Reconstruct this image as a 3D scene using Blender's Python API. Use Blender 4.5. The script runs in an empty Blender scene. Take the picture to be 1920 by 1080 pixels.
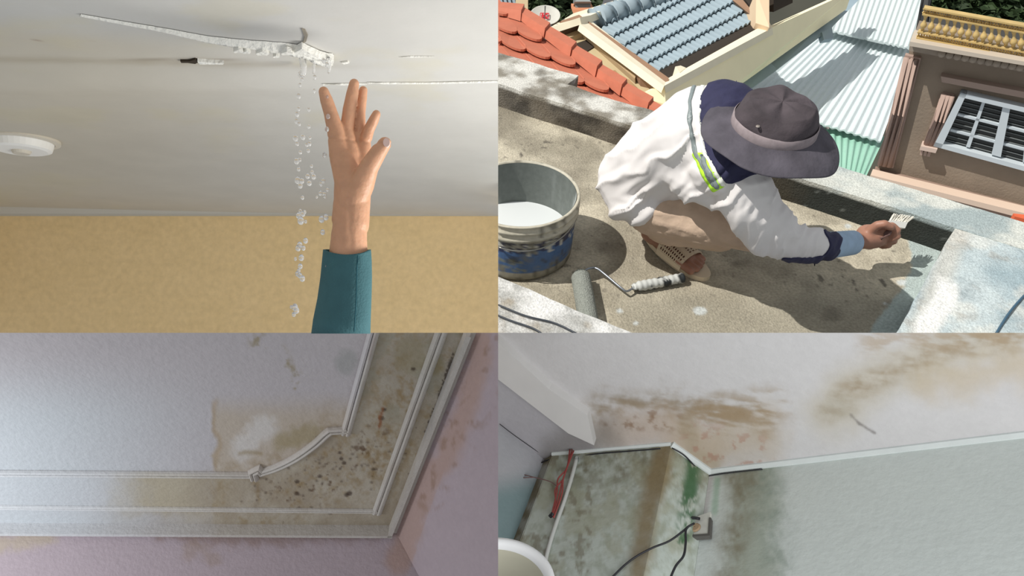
import bpy, bmesh, math, random
import numpy as np
from mathutils import Vector, Matrix, noise as mnoise

# ---------------------------------------------------------------- camera, world, sun, lamps, exposure
scn = bpy.context.scene
F0 = 1400.0; PX0, PY0 = 934.0, 624.0; HC = 1.55; PITCH = math.radians(45)
cd = bpy.data.cameras.new('camera'); cam = bpy.data.objects.new('camera', cd); scn.collection.objects.link(cam)
cam.location = (0, 0, HC); cam.rotation_euler = (math.radians(90) - PITCH, 0, 0)
cd.sensor_width = 36; cd.lens = F0 * 36 / 1920
cd.shift_x = (960 - PX0) / 1920; cd.shift_y = (PY0 - 540) / 1920
cd.clip_start = .02; cd.clip_end = 200
scn.camera = cam
scn.view_settings.view_transform = 'Standard'; scn.view_settings.look = 'None'
scn.view_settings.gamma = 1; scn.view_settings.exposure = 0; scn.view_settings.use_curve_mapping = False
w = bpy.data.worlds.new('world'); scn.world = w; w.use_nodes = True
w.node_tree.nodes['Background'].inputs[0].default_value = (.92, .96, 1, 1)
w.node_tree.nodes['Background'].inputs[1].default_value = .5

CC = np.array([0, 0, HC]); RR = np.array([1., 0, 0])
UU = np.array([0, math.sin(PITCH), math.cos(PITCH)]); FF = np.array([0, math.cos(PITCH), -math.sin(PITCH)])
def cf(x, u, d): return CC + RR * x + UU * u + FF * d          # camera-frame metres to world
def ray(px, py): return RR * (px - PX0) / F0 + UU * (PY0 - py) / F0 + FF
def Q(px, py, d): return CC + ray(px, py) * d
def proj(P):
    V = np.asarray(P) - CC; d = V @ FF
    return PX0 + F0 * (V @ RR) / d, PY0 - F0 * (V @ UU) / d, d
def fl(px, py, z=0.): r = ray(px, py); return CC + r * ((z - HC) / r[2])

COLS = {}
for n in ('rooftop_place', 'leaking_ceiling_place', 'mouldy_ceiling_place', 'damp_corner_place'):
    COLS[n] = bpy.data.collections.new(n); scn.collection.children.link(COLS[n])
def lamp(name, kind, loc, target, energy, color, size, place, size_y=None):
    l = bpy.data.lights.new(name, kind); l.energy = energy; l.color = color
    if kind == 'SUN': l.angle = math.radians(size)
    elif kind == 'AREA':
        l.size = size
        if size_y: l.shape = 'RECTANGLE'; l.size_y = size_y
    o = bpy.data.objects.new(name, l); scn.collection.objects.link(o)
    o.location = Vector(loc); o.rotation_euler = (Vector(target) - Vector(loc)).to_track_quat('-Z', 'Y').to_euler()
    o.light_linking.receiver_collection = COLS[place]; o.light_linking.blocker_collection = COLS[place]
    return o
SUN = np.array([.78, .05, -1.0])
lamp('sun', 'SUN', -SUN * 8, (0, 0, 0), 4.1, (1, .97, .92), .5, 'rooftop_place')
lamp('leak_room_lamp', 'AREA', cf(.60, -.30, 1.4), cf(-.4, .4, 1.9), 15.5, (1, .985, .95), .6, 'leaking_ceiling_place')
lamp('moulding_room_lamp', 'AREA', cf(-1.9, -.68, 1.35), cf(-1.3, -.55, 2.4), 10, (.88, .95, 1), .4, 'mouldy_ceiling_place')
lamp('corner_room_fill', 'AREA', cf(.9, -.9, -.4), cf(.9, -.45, 2), 42, (1, 1, 1), 1.6, 'damp_corner_place')  # unseen fill light added to brighten the damp corner

# ---------------------------------------------------------------- helpers
rng = random.Random(7); np.random.seed(3)
CUR = {'col': None, 'clip': None}
def place(name, clip): CUR['col'] = COLS[name]; CUR['clip'] = clip

def s2l(c):
    c = np.asarray(c, float) / 255.0
    return np.where(c <= .04045, c / 12.92, ((c + .055) / 1.055) ** 2.4)
def hashn(i, j, k):
    h = (i * 374761393 + j * 668265263 + k * 2147483647 + 12345) & 0xffffffff
    h = ((h ^ (h >> 13)) * 1274126177) & 0xffffffff
    return ((h ^ (h >> 16)) & 0xffff) / 65535.0
def vnoise(P):
    P = np.atleast_2d(P); I = np.floor(P).astype(np.int64); f = P - I; f = f * f * (3 - 2 * f); r = 0
    for a in (0, 1):
        for b in (0, 1):
            for c in (0, 1):
                wt = (f[:, 0] if a else 1 - f[:, 0]) * (f[:, 1] if b else 1 - f[:, 1]) * (f[:, 2] if c else 1 - f[:, 2])
                r = r + wt * hashn(I[:, 0] + a, I[:, 1] + b, I[:, 2] + c)
    return r
def fbm(P, s, o=4, seed=0):
    P = np.atleast_2d(P) * s + seed * 17.3; r = 0; a = .5; t = 0
    for i in range(o): r = r + a * vnoise(P); t += a; a *= .55; P = P * 2.03 + 5.1
    return r / t
def fb2(x, y, s, o=4, seed=0): return fbm(np.stack([x, y, x * 0 + seed], 1), s, o, seed)
def sst(a, b, x): t = np.clip((x - a) / (b - a), 0, 1); return t * t * (3 - 2 * t)
def mix(a, b, m): m = np.asarray(m)[:, None]; return a * (1 - m) + b * m
def segd(x, y, pts):
    best = np.full(len(x), 1e9)
    for (x0, y0), (x1, y1) in zip(pts[:-1], pts[1:]):
        dx, dy = x1 - x0, y1 - y0; t = np.clip(((x - x0) * dx + (y - y0) * dy) / (dx * dx + dy * dy + 1e-9), 0, 1)
        best = np.minimum(best, np.hypot(x - x0 - t * dx, y - y0 - t * dy))
    return best
def inpoly(x, y, poly):
    c = np.zeros(len(x), bool); n = len(poly)
    for i in range(n):
        x0, y0 = poly[i]; x1, y1 = poly[i - 1]
        k = ((y0 > y) != (y1 > y)) & (x < (x1 - x0) * (y - y0) / ((y1 - y0) + 1e-12) + x0); c ^= k
    return c

MATS = {}
def mat(name, rgb=None, rough=.7, nz=0., ns=30., bump=0., bs=60., metal=0., trans=0., attr=False, ior=1.45, spec=.5, alpha=1., sss=0., stretch=None):
    if name in MATS: return MATS[name]
    m = bpy.data.materials.new(name); m.use_nodes = True; nt = m.node_tree; L = nt.links; N = nt.nodes
    b = N['Principled BSDF']; b.inputs['Roughness'].default_value = rough; b.inputs['Metallic'].default_value = metal
    b.inputs['Transmission Weight'].default_value = trans; b.inputs['IOR'].default_value = ior
    b.inputs['Specular IOR Level'].default_value = spec; b.inputs['Alpha'].default_value = alpha
    if sss: b.inputs['Subsurface Weight'].default_value = sss; b.inputs['Subsurface Radius'].default_value = (.012, .004, .002); b.inputs['Subsurface Scale'].default_value = 1
    tc = N.new('ShaderNodeTexCoord'); mp = N.new('ShaderNodeMapping'); L.new(tc.outputs['Object'], mp.inputs[0])
    if stretch: mp.inputs['Scale'].default_value = stretch
    n1 = N.new('ShaderNodeTexNoise'); n1.inputs['Scale'].default_value = ns; n1.inputs['Detail'].default_value = 5; L.new(mp.outputs[0], n1.inputs['Vector'])
    mr = N.new('ShaderNodeMapRange'); mr.inputs[1].default_value = .3; mr.inputs[2].default_value = .7
    mr.inputs[3].default_value = 1 - nz; mr.inputs[4].default_value = 1 + nz * .6; L.new(n1.outputs['Fac'], mr.inputs[0])
    mx = N.new('ShaderNodeMix'); mx.data_type = 'RGBA'; mx.blend_type = 'MULTIPLY'; mx.inputs[0].default_value = 1
    if attr:
        at = N.new('ShaderNodeAttribute'); at.attribute_name = 'Col'; L.new(at.outputs['Color'], mx.inputs[6])
    else: mx.inputs[6].default_value = (*s2l(rgb), 1)
    L.new(mr.outputs[0], mx.inputs[7]); L.new(mx.outputs[2], b.inputs['Base Color'])
    if bump:
        n2 = N.new('ShaderNodeTexNoise'); n2.inputs['Scale'].default_value = bs; n2.inputs['Detail'].default_value = 6; L.new(mp.outputs[0], n2.inputs['Vector'])
        bp = N.new('ShaderNodeBump'); bp.inputs['Strength'].default_value = bump; bp.inputs['Distance'].default_value = .01
        L.new(n2.outputs['Fac'], bp.inputs['Height']); L.new(bp.outputs[0], b.inputs['Normal'])
    MATS[name] = m; return m

def tag(o, label=None, cat=None, group=None, kind=None):
    if label: o['label'] = label
    if cat: o['category'] = cat
    if group: o['group'] = group
    if kind: o['kind'] = kind
    return o
def root(name, loc, label, cat, group=None):
    o = bpy.data.objects.new(name, None); o.empty_display_size = .05; o.location = Vector(loc); CUR['col'].objects.link(o)
    return tag(o, label, cat, group)
def link(name, me, m, parent=None):
    o = bpy.data.objects.new(name, me); CUR['col'].objects.link(o)
    if m is not None and not me.materials: me.materials.append(m)
    if parent is not None:
        o.parent = parent; o.matrix_parent_inverse = Matrix.Translation(-Vector(parent.location))
    return o
def do_clip(bm):
    for n in CUR['clip'] or []:
        nv = Vector(n); cv = Vector(CC)
        if all((v.co - cv).dot(nv) >= -1e-7 for v in bm.verts): continue
        g = bmesh.ops.bisect_plane(bm, geom=bm.verts[:] + bm.edges[:] + bm.faces[:], dist=1e-6, plane_co=cv, plane_no=-nv, clear_outer=True)
        ed = [e for e in g['geom_cut'] if isinstance(e, bmesh.types.BMEdge) and e.is_valid and e.is_boundary]
        if ed and len(bm.faces) < 20000:
            try: bmesh.ops.holes_fill(bm, edges=ed, sides=0)
            except Exception: pass
def mesh(name, V, Fc, m, parent=None, col=None, smooth=False, clip=True, recalc=True):
    me = bpy.data.meshes.new(name)
    me.from_pydata([tuple(map(float, v)) for v in V], [], [tuple(int(i) for i in f) for f in Fc])
    if col is not None:
        a = me.color_attributes.new('Col', 'FLOAT_COLOR', 'POINT')
        c = np.ones((len(V), 4), np.float32); c[:, :3] = np.clip(col, 0, 1); a.data.foreach_set('color', c.ravel())
    Va = np.asarray(V, float) - CC
    need = clip and CUR['clip'] and any((Va @ np.array(n)).min() < -1e-7 for n in CUR['clip'])
    if need or recalc:
        bm = bmesh.new(); bm.from_mesh(me)
        if need: do_clip(bm)
        if recalc: bmesh.ops.recalc_face_normals(bm, faces=bm.faces)
        bm.to_mesh(me); bm.free()
    if smooth: me.polygons.foreach_set('use_smooth', [True] * len(me.polygons))
    return link(name, me, m, parent)

def prism(pts, off):
    """solid from a closed outline of 3-D points and an offset vector (or list of offset vectors)"""
    pts = [np.asarray(p, float) for p in pts]; n = len(pts)
    V = pts + [p + np.asarray(off) for p in pts]
    Fc = [tuple(range(n)), tuple(range(2 * n - 1, n - 1, -1))] + [(i, (i + 1) % n, n + (i + 1) % n, n + i) for i in range(n)]
    return V, Fc
def join(parts):
    V = []; Fc = []
    for v, f in parts:
        b = len(V); V += list(v); Fc += [tuple(i + b for i in q) for q in f]
    return V, Fc
def box(c, ax, ay, az):
    c, ax, ay, az = map(lambda a: np.asarray(a, float), (c, ax, ay, az))
    return prism([c - ax - ay - az, c + ax - ay - az, c + ax + ay - az, c - ax + ay - az], 2 * az)
def frame_of(d, hint=(0, 0, 1)):
    d = np.asarray(d, float); d = d / np.linalg.norm(d); h = np.asarray(hint, float)
    if abs(d @ h) > .95: h = np.array([1., 0, 0])
    a = np.cross(d, h); a /= np.linalg.norm(a); return d, a, np.cross(a, d)
def tube(pts, r, n=8, caps=True):
    pts = [np.asarray(p, float) for p in pts]; rs = r if hasattr(r, '__len__') else [r] * len(pts)
    V = []; Fc = []; a = None
    for i, p in enumerate(pts):
        t = pts[min(i + 1, len(pts) - 1)] - pts[max(i - 1, 0)]
        if a is None: t, a, b = frame_of(t)
        else:
            t = t / np.linalg.norm(t); a = a - t * (a @ t); a /= np.linalg.norm(a); b = np.cross(t, a)
        for k in range(n):
            q = 2 * math.pi * k / n; V.append(p + rs[i] * (a * math.cos(q) + b * math.sin(q)))
    for i in range(len(pts) - 1):
        for k in range(n): Fc.append((i * n + k, i * n + (k + 1) % n, (i + 1) * n + (k + 1) % n, (i + 1) * n + k))
    if caps: Fc.append(tuple(range(n - 1, -1, -1))); Fc.append(tuple(range((len(pts) - 1) * n, len(pts) * n)))
    return V, Fc
def lathe(c, prof, n=40, axis=(0, 0, 1), sx=1., fn=None):
    d, a, b = frame_of(axis); c = np.asarray(c, float); V = []; Fc = []
    for i, (r, z) in enumerate(prof):
        for k in range(n):
            q = 2 * math.pi * k / n; rr, zz = (r, z) if fn is None else fn(r, z, q)
            V.append(c + a * rr * math.cos(q) * sx + b * rr * math.sin(q) + d * zz)
    for i in range(len(prof) - 1):
        for k in range(n): Fc.append((i * n + k, i * n + (k + 1) % n, (i + 1) * n + (k + 1) % n, (i + 1) * n + k))
    return V, Fc
def spline(pts, n=8):
    pts = [np.asarray(p, float) for p in pts]; P = [2 * pts[0] - pts[1]] + pts + [2 * pts[-1] - pts[-2]]; out = []
    for i in range(1, len(P) - 2):
        for k in range(n):
            t = k / n; a, b, c, d = P[i - 1:i + 3]
            out.append(.5 * (2 * b + (c - a) * t + (2 * a - 5 * b + 4 * c - d) * t * t + (3 * b - a - 3 * c + d) * t ** 3))
    return out + [pts[-1]]
def plane3(a, b, c):
    a, b, c = map(np.asarray, (a, b, c)); n = np.cross(b - a, c - a); n = n / np.linalg.norm(n)
    if n @ (CC - a) < 0: n = -n
    def f(px, py, off=0.): r = ray(px, py); return CC + r * (((a - CC) @ n) / (r @ n)) + n * off
    f.n = n; f.a = a
    return f
def bil(q, u, v):
    (ax, ay), (bx, by), (cx, cy), (dx, dy) = q     # TL TR BR BL
    return ((ax * (1 - u) + bx * u) * (1 - v) + (dx * (1 - u) + cx * u) * v, (ay * (1 - u) + by * u) * (1 - v) + (dy * (1 - u) + cy * u) * v)
def gridslab(fn, nu, nv, thick_vec, colfn=None):
    """grid of points fn(u,v) closed into a slab with thick_vec; returns V,F,col; colfn gets (N,3) points"""
    top = np.array([fn(i / nu, j / nv) for j in range(nv + 1) for i in range(nu + 1)])
    bot = top + np.asarray(thick_vec); N = len(top); V = np.vstack([top, bot]); Fc = []; W = nu + 1
    for j in range(nv):
        for i in range(nu):
            a = j * W + i; Fc.append((a, a + 1, a + 1 + W, a + W))
    rim = [i for i in range(W)] + [j * W + nu for j in range(1, nv + 1)] + [nv * W + i for i in range(nu - 1, -1, -1)] + [j * W for j in range(nv - 1, 0, -1)]
    for k in range(len(rim)): a, b = rim[k], rim[(k + 1) % len(rim)]; Fc.append((a, b, b + N, a + N))
    Fc.append(tuple(r + N for r in rim))
    col = None
    if colfn is not None: c = colfn(top); col = np.vstack([c, c])
    return V, Fc, col
def blob(parts, voxel, smooth=3, disp=None, cuts=()):
    """one continuous skin over tapered capsules (p0,p1,r0,r1[,flat]) ; returns bpy mesh"""
    bm = bmesh.new()
    for pr in parts:
        p0, p1, r0, r1 = [np.asarray(q, float) for q in pr[:4]]; d, a, b = frame_of(p1 - p0 if np.linalg.norm(p1 - p0) > 1e-6 else np.array([0, 0, 1.]))
        sc = pr[4] if len(pr) > 4 else None
        Ln = max(np.linalg.norm(p1 - p0), 1e-6); rings = []; n = 20
        prof = [(-r0 * math.cos(t), r0 * math.sin(t)) for t in np.linspace(0.12, math.pi / 2, 6)] + [(Ln + r1 * math.sin(t), r1 * math.cos(t)) for t in np.linspace(0, math.pi / 2 - .12, 6)]
        for z, r in prof:
            ring = []
            for k in range(n):
                q = 2 * math.pi * k / n; off = r * (a * math.cos(q) + b * math.sin(q))
                if sc is not None: dv, s = np.asarray(sc[0], float), sc[1]; dv = dv / np.linalg.norm(dv); off = off + dv * (off @ dv) * (s - 1)
                ring.append(bm.verts.new(Vector(p0 + d * z + off)))
            rings.append(ring)
        for i in range(len(rings) - 1):
            for k in range(n): bm.faces.new((rings[i][k], rings[i][(k + 1) % n], rings[i + 1][(k + 1) % n], rings[i + 1][k]))
        bm.faces.new(rings[0][::-1]); bm.faces.new(rings[-1])
    me = bpy.data.meshes.new('blob'); bm.to_mesh(me); bm.free()
    o = bpy.data.objects.new('blob_tmp', me); scn.collection.objects.link(o)
    m = o.modifiers.new('r', 'REMESH'); m.mode = 'VOXEL'; m.voxel_size = voxel
    m2 = o.modifiers.new('s', 'SMOOTH'); m2.iterations = smooth; m2.factor = .5
    dg = bpy.context.evaluated_depsgraph_get(); dg.update()
    out = bpy.data.meshes.new_from_object(o.evaluated_get(dg)); bpy.data.objects.remove(o); bpy.data.meshes.remove(me)
    if disp is not None:
        n = len(out.vertices); co = np.empty(n * 3); out.vertices.foreach_get('co', co); co = co.reshape(-1, 3)
        nn = np.empty(n * 3); out.vertices.foreach_get('normal', nn); nn = nn.reshape(-1, 3)
        co = co + nn * disp(co)[:, None]; out.vertices.foreach_set('co', co.ravel())
    bm = bmesh.new(); bm.from_mesh(out)
    for pc, pn in cuts:
        g = bmesh.ops.bisect_plane(bm, geom=bm.verts[:] + bm.edges[:] + bm.faces[:], plane_co=Vector(pc), plane_no=Vector(pn), clear_outer=True)
    do_clip(bm); bm.to_mesh(out); bm.free()
    out.polygons.foreach_set('use_smooth', [True] * len(out.polygons)); out.materials.clear()
    return out
def patch(src, poly, off, name, m, parent, thick=.002):
    """cloth panel lying on a garment: the faces of src inside an outline seen from one side, lifted by off"""
    n = len(src.vertices); co = np.empty(n * 3); src.vertices.foreach_get('co', co); co = co.reshape(-1, 3)
    px, py, d = proj(co); ins = inpoly(px, py, poly)
    bm = bmesh.new(); bm.from_mesh(src); bm.verts.ensure_lookup_table()
    kill = [f for f in bm.faces if sum(bool(ins[v.index]) for v in f.verts) < 3 or f.normal.dot(Vector(CC) - f.calc_center_median()) < -.1]
    bmesh.ops.delete(bm, geom=kill, context='FACES')
    seen = set(); best = []
    for f0 in bm.faces:
        if f0 in seen: continue
        st_ = [f0]; seen.add(f0); comp = []
        while st_:
            f = st_.pop(); comp.append(f)
            for e in f.edges:
                for g in e.link_faces:
                    if g not in seen: seen.add(g); st_.append(g)
        if len(comp) > len(best): best = comp
    best = set(best); bmesh.ops.delete(bm, geom=[f for f in bm.faces if f not in best], context='FACES')
    for _ in range(6):
        bv = {}
        for e in bm.edges:
            if e.is_boundary:
                for a, b in ((e.verts[0], e.verts[1]), (e.verts[1], e.verts[0])): bv.setdefault(a, []).append(b.co.copy())
        for v, nb in bv.items():
            if len(nb) == 2: v.co = v.co * .4 + (nb[0] + nb[1]) * .3
    bm.normal_update()
    for v in bm.verts: v.co += v.normal * off
    me = bpy.data.meshes.new(name); bm.to_mesh(me); bm.free(); me.materials.clear()
    me.polygons.foreach_set('use_smooth', [True] * len(me.polygons))
    o = link(name, me, m, parent); md = o.modifiers.new('t', 'SOLIDIFY'); md.thickness = thick + off; md.offset = -1
    return o
def boxgrid(o, ax, ay, az, n, colfn, jig=0.):
    """box with subdivided faces, coloured by colfn(points)"""
    o, ax, ay, az = map(lambda a: np.asarray(a, float), (o, ax, ay, az)); V = []; Fc = []
    for (c, a, b, na, nb) in ((o, ax, ay, n[0], n[1]), (o + az, ax, ay, n[0], n[1]), (o, ax, az, n[0], n[2]), (o + ay, ax, az, n[0], n[2]), (o, ay, az, n[1], n[2]), (o + ax, ay, az, n[1], n[2])):
        s = len(V)
        for j in range(nb + 1):
            for i in range(na + 1): V.append(c + a * i / na + b * j / nb)
        for j in range(nb):
            for i in range(na): q = s + j * (na + 1) + i; Fc.append((q, q + 1, q + na + 2, q + na + 1))
    V = np.array(V)
    if jig: V = V + np.stack([fbm(V, 9, 3, k) - .5 for k in (1, 2, 3)], 1) * jig
    return V, Fc, colfn(V)

M = {}
# ================================================================= PLACE 1 : the rooftop (upper right)
place('rooftop_place', [RR, UU])
concrete = mat('concrete', rough=.9, nz=.22, ns=120, bump=.5, bs=160, attr=True)
white_m = s2l((225, 224, 218))
A_DIR = np.array([.8327, -.5537, 0]); B_DIR = np.array([-.611, -.7917, 0])     # along the far parapet / along the right parapet
def floor_col(P):
    x, y = P[:, 0], P[:, 1]; px, py, d = proj(P)
    c = mix(s2l((158, 150, 132))[None], s2l((200, 191, 170))[None], sst(.3, .7, fbm(P, 7, 5))); c = mix(c, s2l((120, 112, 98))[None], sst(.55, .72, fbm(P, 3.2, 5, 3)) * .45); c = c * (.82 + .36 * fbm(P, 40, 3, 8)[:, None])
    Pw = P + (np.stack([fbm(P, 30, 2, 1), fbm(P, 30, 2, 2), P[:, 2] * 0], 1) - .5) * .02
    sp = sst(.80, .86, vnoise(Pw * 42 + 3.1)) * sst(.44, .60, fbm(P, 3, 3, 9)); c = mix(c, s2l((74, 68, 62))[None], sp * .75)
    sp = sst(.84, .9, vnoise(Pw * 75 + 8.1)); c = mix(c, s2l((84, 78, 70))[None], sp * .5)
    wet = sst(.0, 70, (py - 520) + (px - 1180) * .02 + (fbm(P, 7, 4, 5) - .5) * 90) * sst(1120, 1200, px); c = mix(c, s2l((150, 144, 128))[None] * (.8 + .4 * fbm(P, 14, 4, 6)[:, None]), wet * .8)
    # band of pale blue-grey paint along the right parapet
    e0 = fl(1771, 464); u = (P - e0) @ B_DIR; v = -((P - e0) @ A_DIR)
    wv = .078 + .035 * (fbm(P, 10, 4, 11) - .5) * 2 + .05 * np.exp(-(u / .09) ** 2) + .03 * sst(.3, .6, u)
    pm = sst(0, .012, wv - v) * sst(-.02, .05, u + .03); c = mix(c, s2l((176, 188, 184))[None] * (.85 + .25 * fbm(P, 20, 3, 2)[:, None]), pm)
    pm = sst(.0, .008, .022 - np.abs(v - .24) + .03 * (fbm(P, 22, 3, 21) - .5)) * sst(0, .02, .03 - np.abs(u - .07)); c = mix(c, s2l((200, 208, 206))[None], pm * .7)
    for (a, b, r) in ((1162, 583, 5), (1192, 606, 5), (1312, 583, 12), (1660, 569, 3), (1690, 530, 8), (1590, 424, 6)):
        k = sst(r + 3, r - 2, np.hypot(px - a, (py - b) * 1.6) + (fbm(P, 60, 3) - .5) * 6); c = mix(c, s2l((205, 212, 212))[None], k * .75)
    k = sst(0, .02, .035 - (P - fl(1600, 424)) @ np.array([-A_DIR[1], A_DIR[0], 0]) * -1 - .03) * 0
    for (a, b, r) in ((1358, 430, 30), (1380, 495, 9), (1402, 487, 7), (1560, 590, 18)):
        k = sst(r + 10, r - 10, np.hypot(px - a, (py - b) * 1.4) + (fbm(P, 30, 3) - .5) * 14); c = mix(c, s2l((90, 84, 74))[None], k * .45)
    return c
FO = np.array([-.30, 3.20, 0])
V, Fc, col = gridslab(lambda u, v: FO + A_DIR * 2.2 * u + B_DIR * 1.9 * v + np.array([0, 0, .0012 * math.sin(u * 40) * math.cos(v * 31)]), 360, 310, (0, 0, -.12), floor_col)
tag(mesh('floor', V, Fc, concrete, col=col), 'mottled beige concrete floor of the flat roof', kind='structure')

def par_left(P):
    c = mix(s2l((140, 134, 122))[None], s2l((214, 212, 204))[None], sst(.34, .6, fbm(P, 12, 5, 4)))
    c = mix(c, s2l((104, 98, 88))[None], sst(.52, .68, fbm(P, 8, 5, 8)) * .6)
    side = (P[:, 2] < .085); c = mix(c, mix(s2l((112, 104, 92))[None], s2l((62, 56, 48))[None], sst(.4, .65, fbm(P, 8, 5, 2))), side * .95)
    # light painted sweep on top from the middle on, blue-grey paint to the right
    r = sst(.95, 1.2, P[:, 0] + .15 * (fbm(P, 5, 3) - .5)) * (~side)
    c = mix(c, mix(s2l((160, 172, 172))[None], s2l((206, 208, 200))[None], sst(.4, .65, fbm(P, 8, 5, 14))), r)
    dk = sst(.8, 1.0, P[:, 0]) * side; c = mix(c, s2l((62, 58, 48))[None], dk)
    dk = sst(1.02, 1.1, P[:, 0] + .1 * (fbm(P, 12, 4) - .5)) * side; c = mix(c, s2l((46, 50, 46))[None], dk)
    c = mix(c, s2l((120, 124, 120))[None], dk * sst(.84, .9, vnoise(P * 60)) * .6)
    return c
p0 = np.array([-.02, 2.913, -.02]); p1 = np.array([1.482, 1.914, -.02])
nA = np.array([.5537, .8327, 0])
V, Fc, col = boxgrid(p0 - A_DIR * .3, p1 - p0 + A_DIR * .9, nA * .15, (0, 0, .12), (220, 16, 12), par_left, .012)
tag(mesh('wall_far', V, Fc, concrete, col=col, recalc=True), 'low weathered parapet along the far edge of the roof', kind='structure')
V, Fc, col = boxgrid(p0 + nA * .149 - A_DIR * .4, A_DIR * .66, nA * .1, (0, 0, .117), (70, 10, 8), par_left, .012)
tag(mesh('trim_1', V, Fc, concrete, col=col), 'wider step of the far parapet behind the bucket', kind='structure')
def par_right(P):
    c = mix(s2l((152, 170, 176))[None], s2l((192, 203, 204))[None], sst(.34, .66, fbm(P, 5, 5, 31)))
    c = mix(c, s2l((120, 134, 140))[None], sst(.55, .7, fbm(P, 7, 5, 35)) * .5)
    c = mix(c, s2l((214, 214, 206))[None], sst(.58, .7, fbm(P, 9, 5, 37)) * .6); c = mix(c, s2l((150, 136, 118))[None], sst(.6, .7, fbm(P, 16, 4, 39)) * .35)
    e0 = fl(1771, 464); v = (P - e0) @ A_DIR; u = (P - e0) @ B_DIR
    c = mix(c, s2l((196, 190, 178))[None], sst(.04, .0, np.abs(v - .01) - .01) * .6)
    k = sst(.02, .0, np.abs(v - .03 - .01 * np.sin(u * 20)) - .02) * sst(.28, .34, u) ; c = mix(c, s2l((232, 232, 228))[None], k)
    return c
e0 = np.array([*fl(1771, 464)[:2], -.02])
V, Fc, col = boxgrid(e0 - B_DIR * .01, A_DIR * 1.0, B_DIR * .8, (0, 0, .118), (90, 80, 10), par_right, .012)
tag(mesh('wall_right', V, Fc, concrete, col=col), 'wide parapet painted pale blue grey at the right of the roof', kind='structure')
def par_near(P):
    c = mix(s2l((170, 170, 166))[None], s2l((222, 222, 220))[None], sst(.35, .6, fbm(P, 12, 5, 51))); c = mix(c, s2l((150, 138, 118))[None], sst(.56, .7, fbm(P, 9, 5, 53)) * .7)
    return mix(c, s2l((120, 112, 100))[None], (P[:, 2] < .08) * .8)
n0 = np.array([*fl(934, 517, .1)[:2], -.02])
V, Fc, col = boxgrid(n0 - A_DIR * .05, A_DIR * .8, -nA * .4, (0, 0, .12), (90, 40, 8), par_near, .01)
tag(mesh('wall_front', V, Fc, concrete, col=col), 'near parapet of the roof, whitewashed and worn', kind='structure')

# cables lying on the parapets
black_cable = mat('dark_cable', (52, 58, 66), .5)
for pts, lb in (([(930, 570), (985, 592), (1040, 606), (1090, 630)], 'dark cable on the near parapet, the upper of the two'), ([(930, 590), (960, 602), (1000, 616), (1025, 632)], 'dark cable on the near parapet, the lower of the two')):
    V, Fc = tube(spline([fl(a, b, .108) for a, b in pts]), .0028, 6); tag(mesh('cable', V, Fc, black_cable, smooth=True), lb, 'cable', 'cables on the near parapet')
V, Fc = tube(spline([fl(a, b, .106) for a, b in ((1945, 530), (1915, 560), (1890, 590), (1862, 635))]), .0035, 6)
tag(mesh('cable', V, Fc, mat('blue_cable', (62, 92, 112), .5), smooth=True), 'blue grey cable crossing the pale blue parapet at the right', 'cable')
V, Fc = prism([Q(*q) for q in ((1900, 400, 2.62), (1935, 404, 2.6), (1935, 414, 2.58), (1903, 406, 2.6))], (0, 0, -.02))
tag(mesh('roof_tile', V, Fc, mat('orange_tile', (214, 100, 62), .7)), 'single orange roof tile peeping beside the right parapet', 'roof tile')

# bucket
bc = fl(974, 466); bh = .222; rb, rt = .170, .178
b = root('paint_bucket', bc, 'blue and white plastic bucket of white paint on the roof floor', 'bucket')
def bucket_col(P):
    z = (P[:, 2] - bc[2]) / bh; c = np.tile(s2l((150, 146, 132)), (len(P), 1)); th = np.arctan2(P[:, 1] - bc[1], P[:, 0] - bc[0])
    Pn = np.stack([th * 2, z * 2, z * 0], 1)
    blue = sst(.62, .6, z + .02 * fbm(Pn, 5, 3)) * sst(.16, .18, z); c = mix(c, s2l((74, 104, 146))[None], blue)
    lbl = sst(.45, .55, fbm(Pn, 9, 4, 4)) * (z < .42) * (z > .2) * (th < -1.5); c = mix(c, s2l((120, 126, 120))[None], lbl)
    navy = (z < .70) * (z > .52) * (fbm(Pn, 7, 4, 6) > .47); c = mix(c, s2l((44, 46, 76))[None], navy * .9)
    wh = (z < .74) * (z > .48) * (fbm(Pn, 8, 4, 16) > .56); c = mix(c, s2l((196, 194, 182))[None], wh * .9)
    gr = sst(.55, .75, fbm(P, 22, 4, 3)); c = mix(c, s2l((120, 116, 100))[None], gr * .8)
    c = mix(c, s2l((196, 190, 172))[None], sst(.74, .8, z) * .8); c = mix(c, s2l((100, 96, 82))[None], sst(.16, .02, z) * .7)
    c = mix(c, s2l((70, 66, 58))[None], sst(.72, .76, vnoise(P * 70)) * .6)
    return c
prof = [(0, .004), (rb * .96, .004), (rb, .012)] + [(rb + (rt - rb) * t, bh * t) for t in np.linspace(.08, .72, 26)] + [(rt + .006, bh * .74), (rt + .006, bh * .79), (rt + .001, bh * .80), (rt + .001, bh * .86), (rt + .007, bh * .87), (rt + .007, bh * .9), (rt + .002, bh * .91), (rt + .002, bh * .97), (rt + .006, bh * .985), (rt + .004, bh), (rt - .003, bh), (rt - .005, bh * .9), (rb - .006, .03), (0, .03)]
V, Fc = lathe(bc, prof, 96); V = np.array(V)
mesh('body', V, Fc, mat('bucket_plastic', rough=.55, nz=.12, ns=60, bump=.15, attr=True), b, bucket_col(V), smooth=True)
def in_col(P): return mix(s2l((104, 110, 106))[None], s2l((190, 196, 194))[None], sst(.52, .7, fbm(P * [1, 1, .4], 14, 4, 3)))
V, Fc = lathe(bc, [(rt - .0055, bh * .985), (rt - .0075, bh * .9), (rt - .011, bh * .6), (rt - .015, bh * .3)], 96); V = np.array(V)
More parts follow.
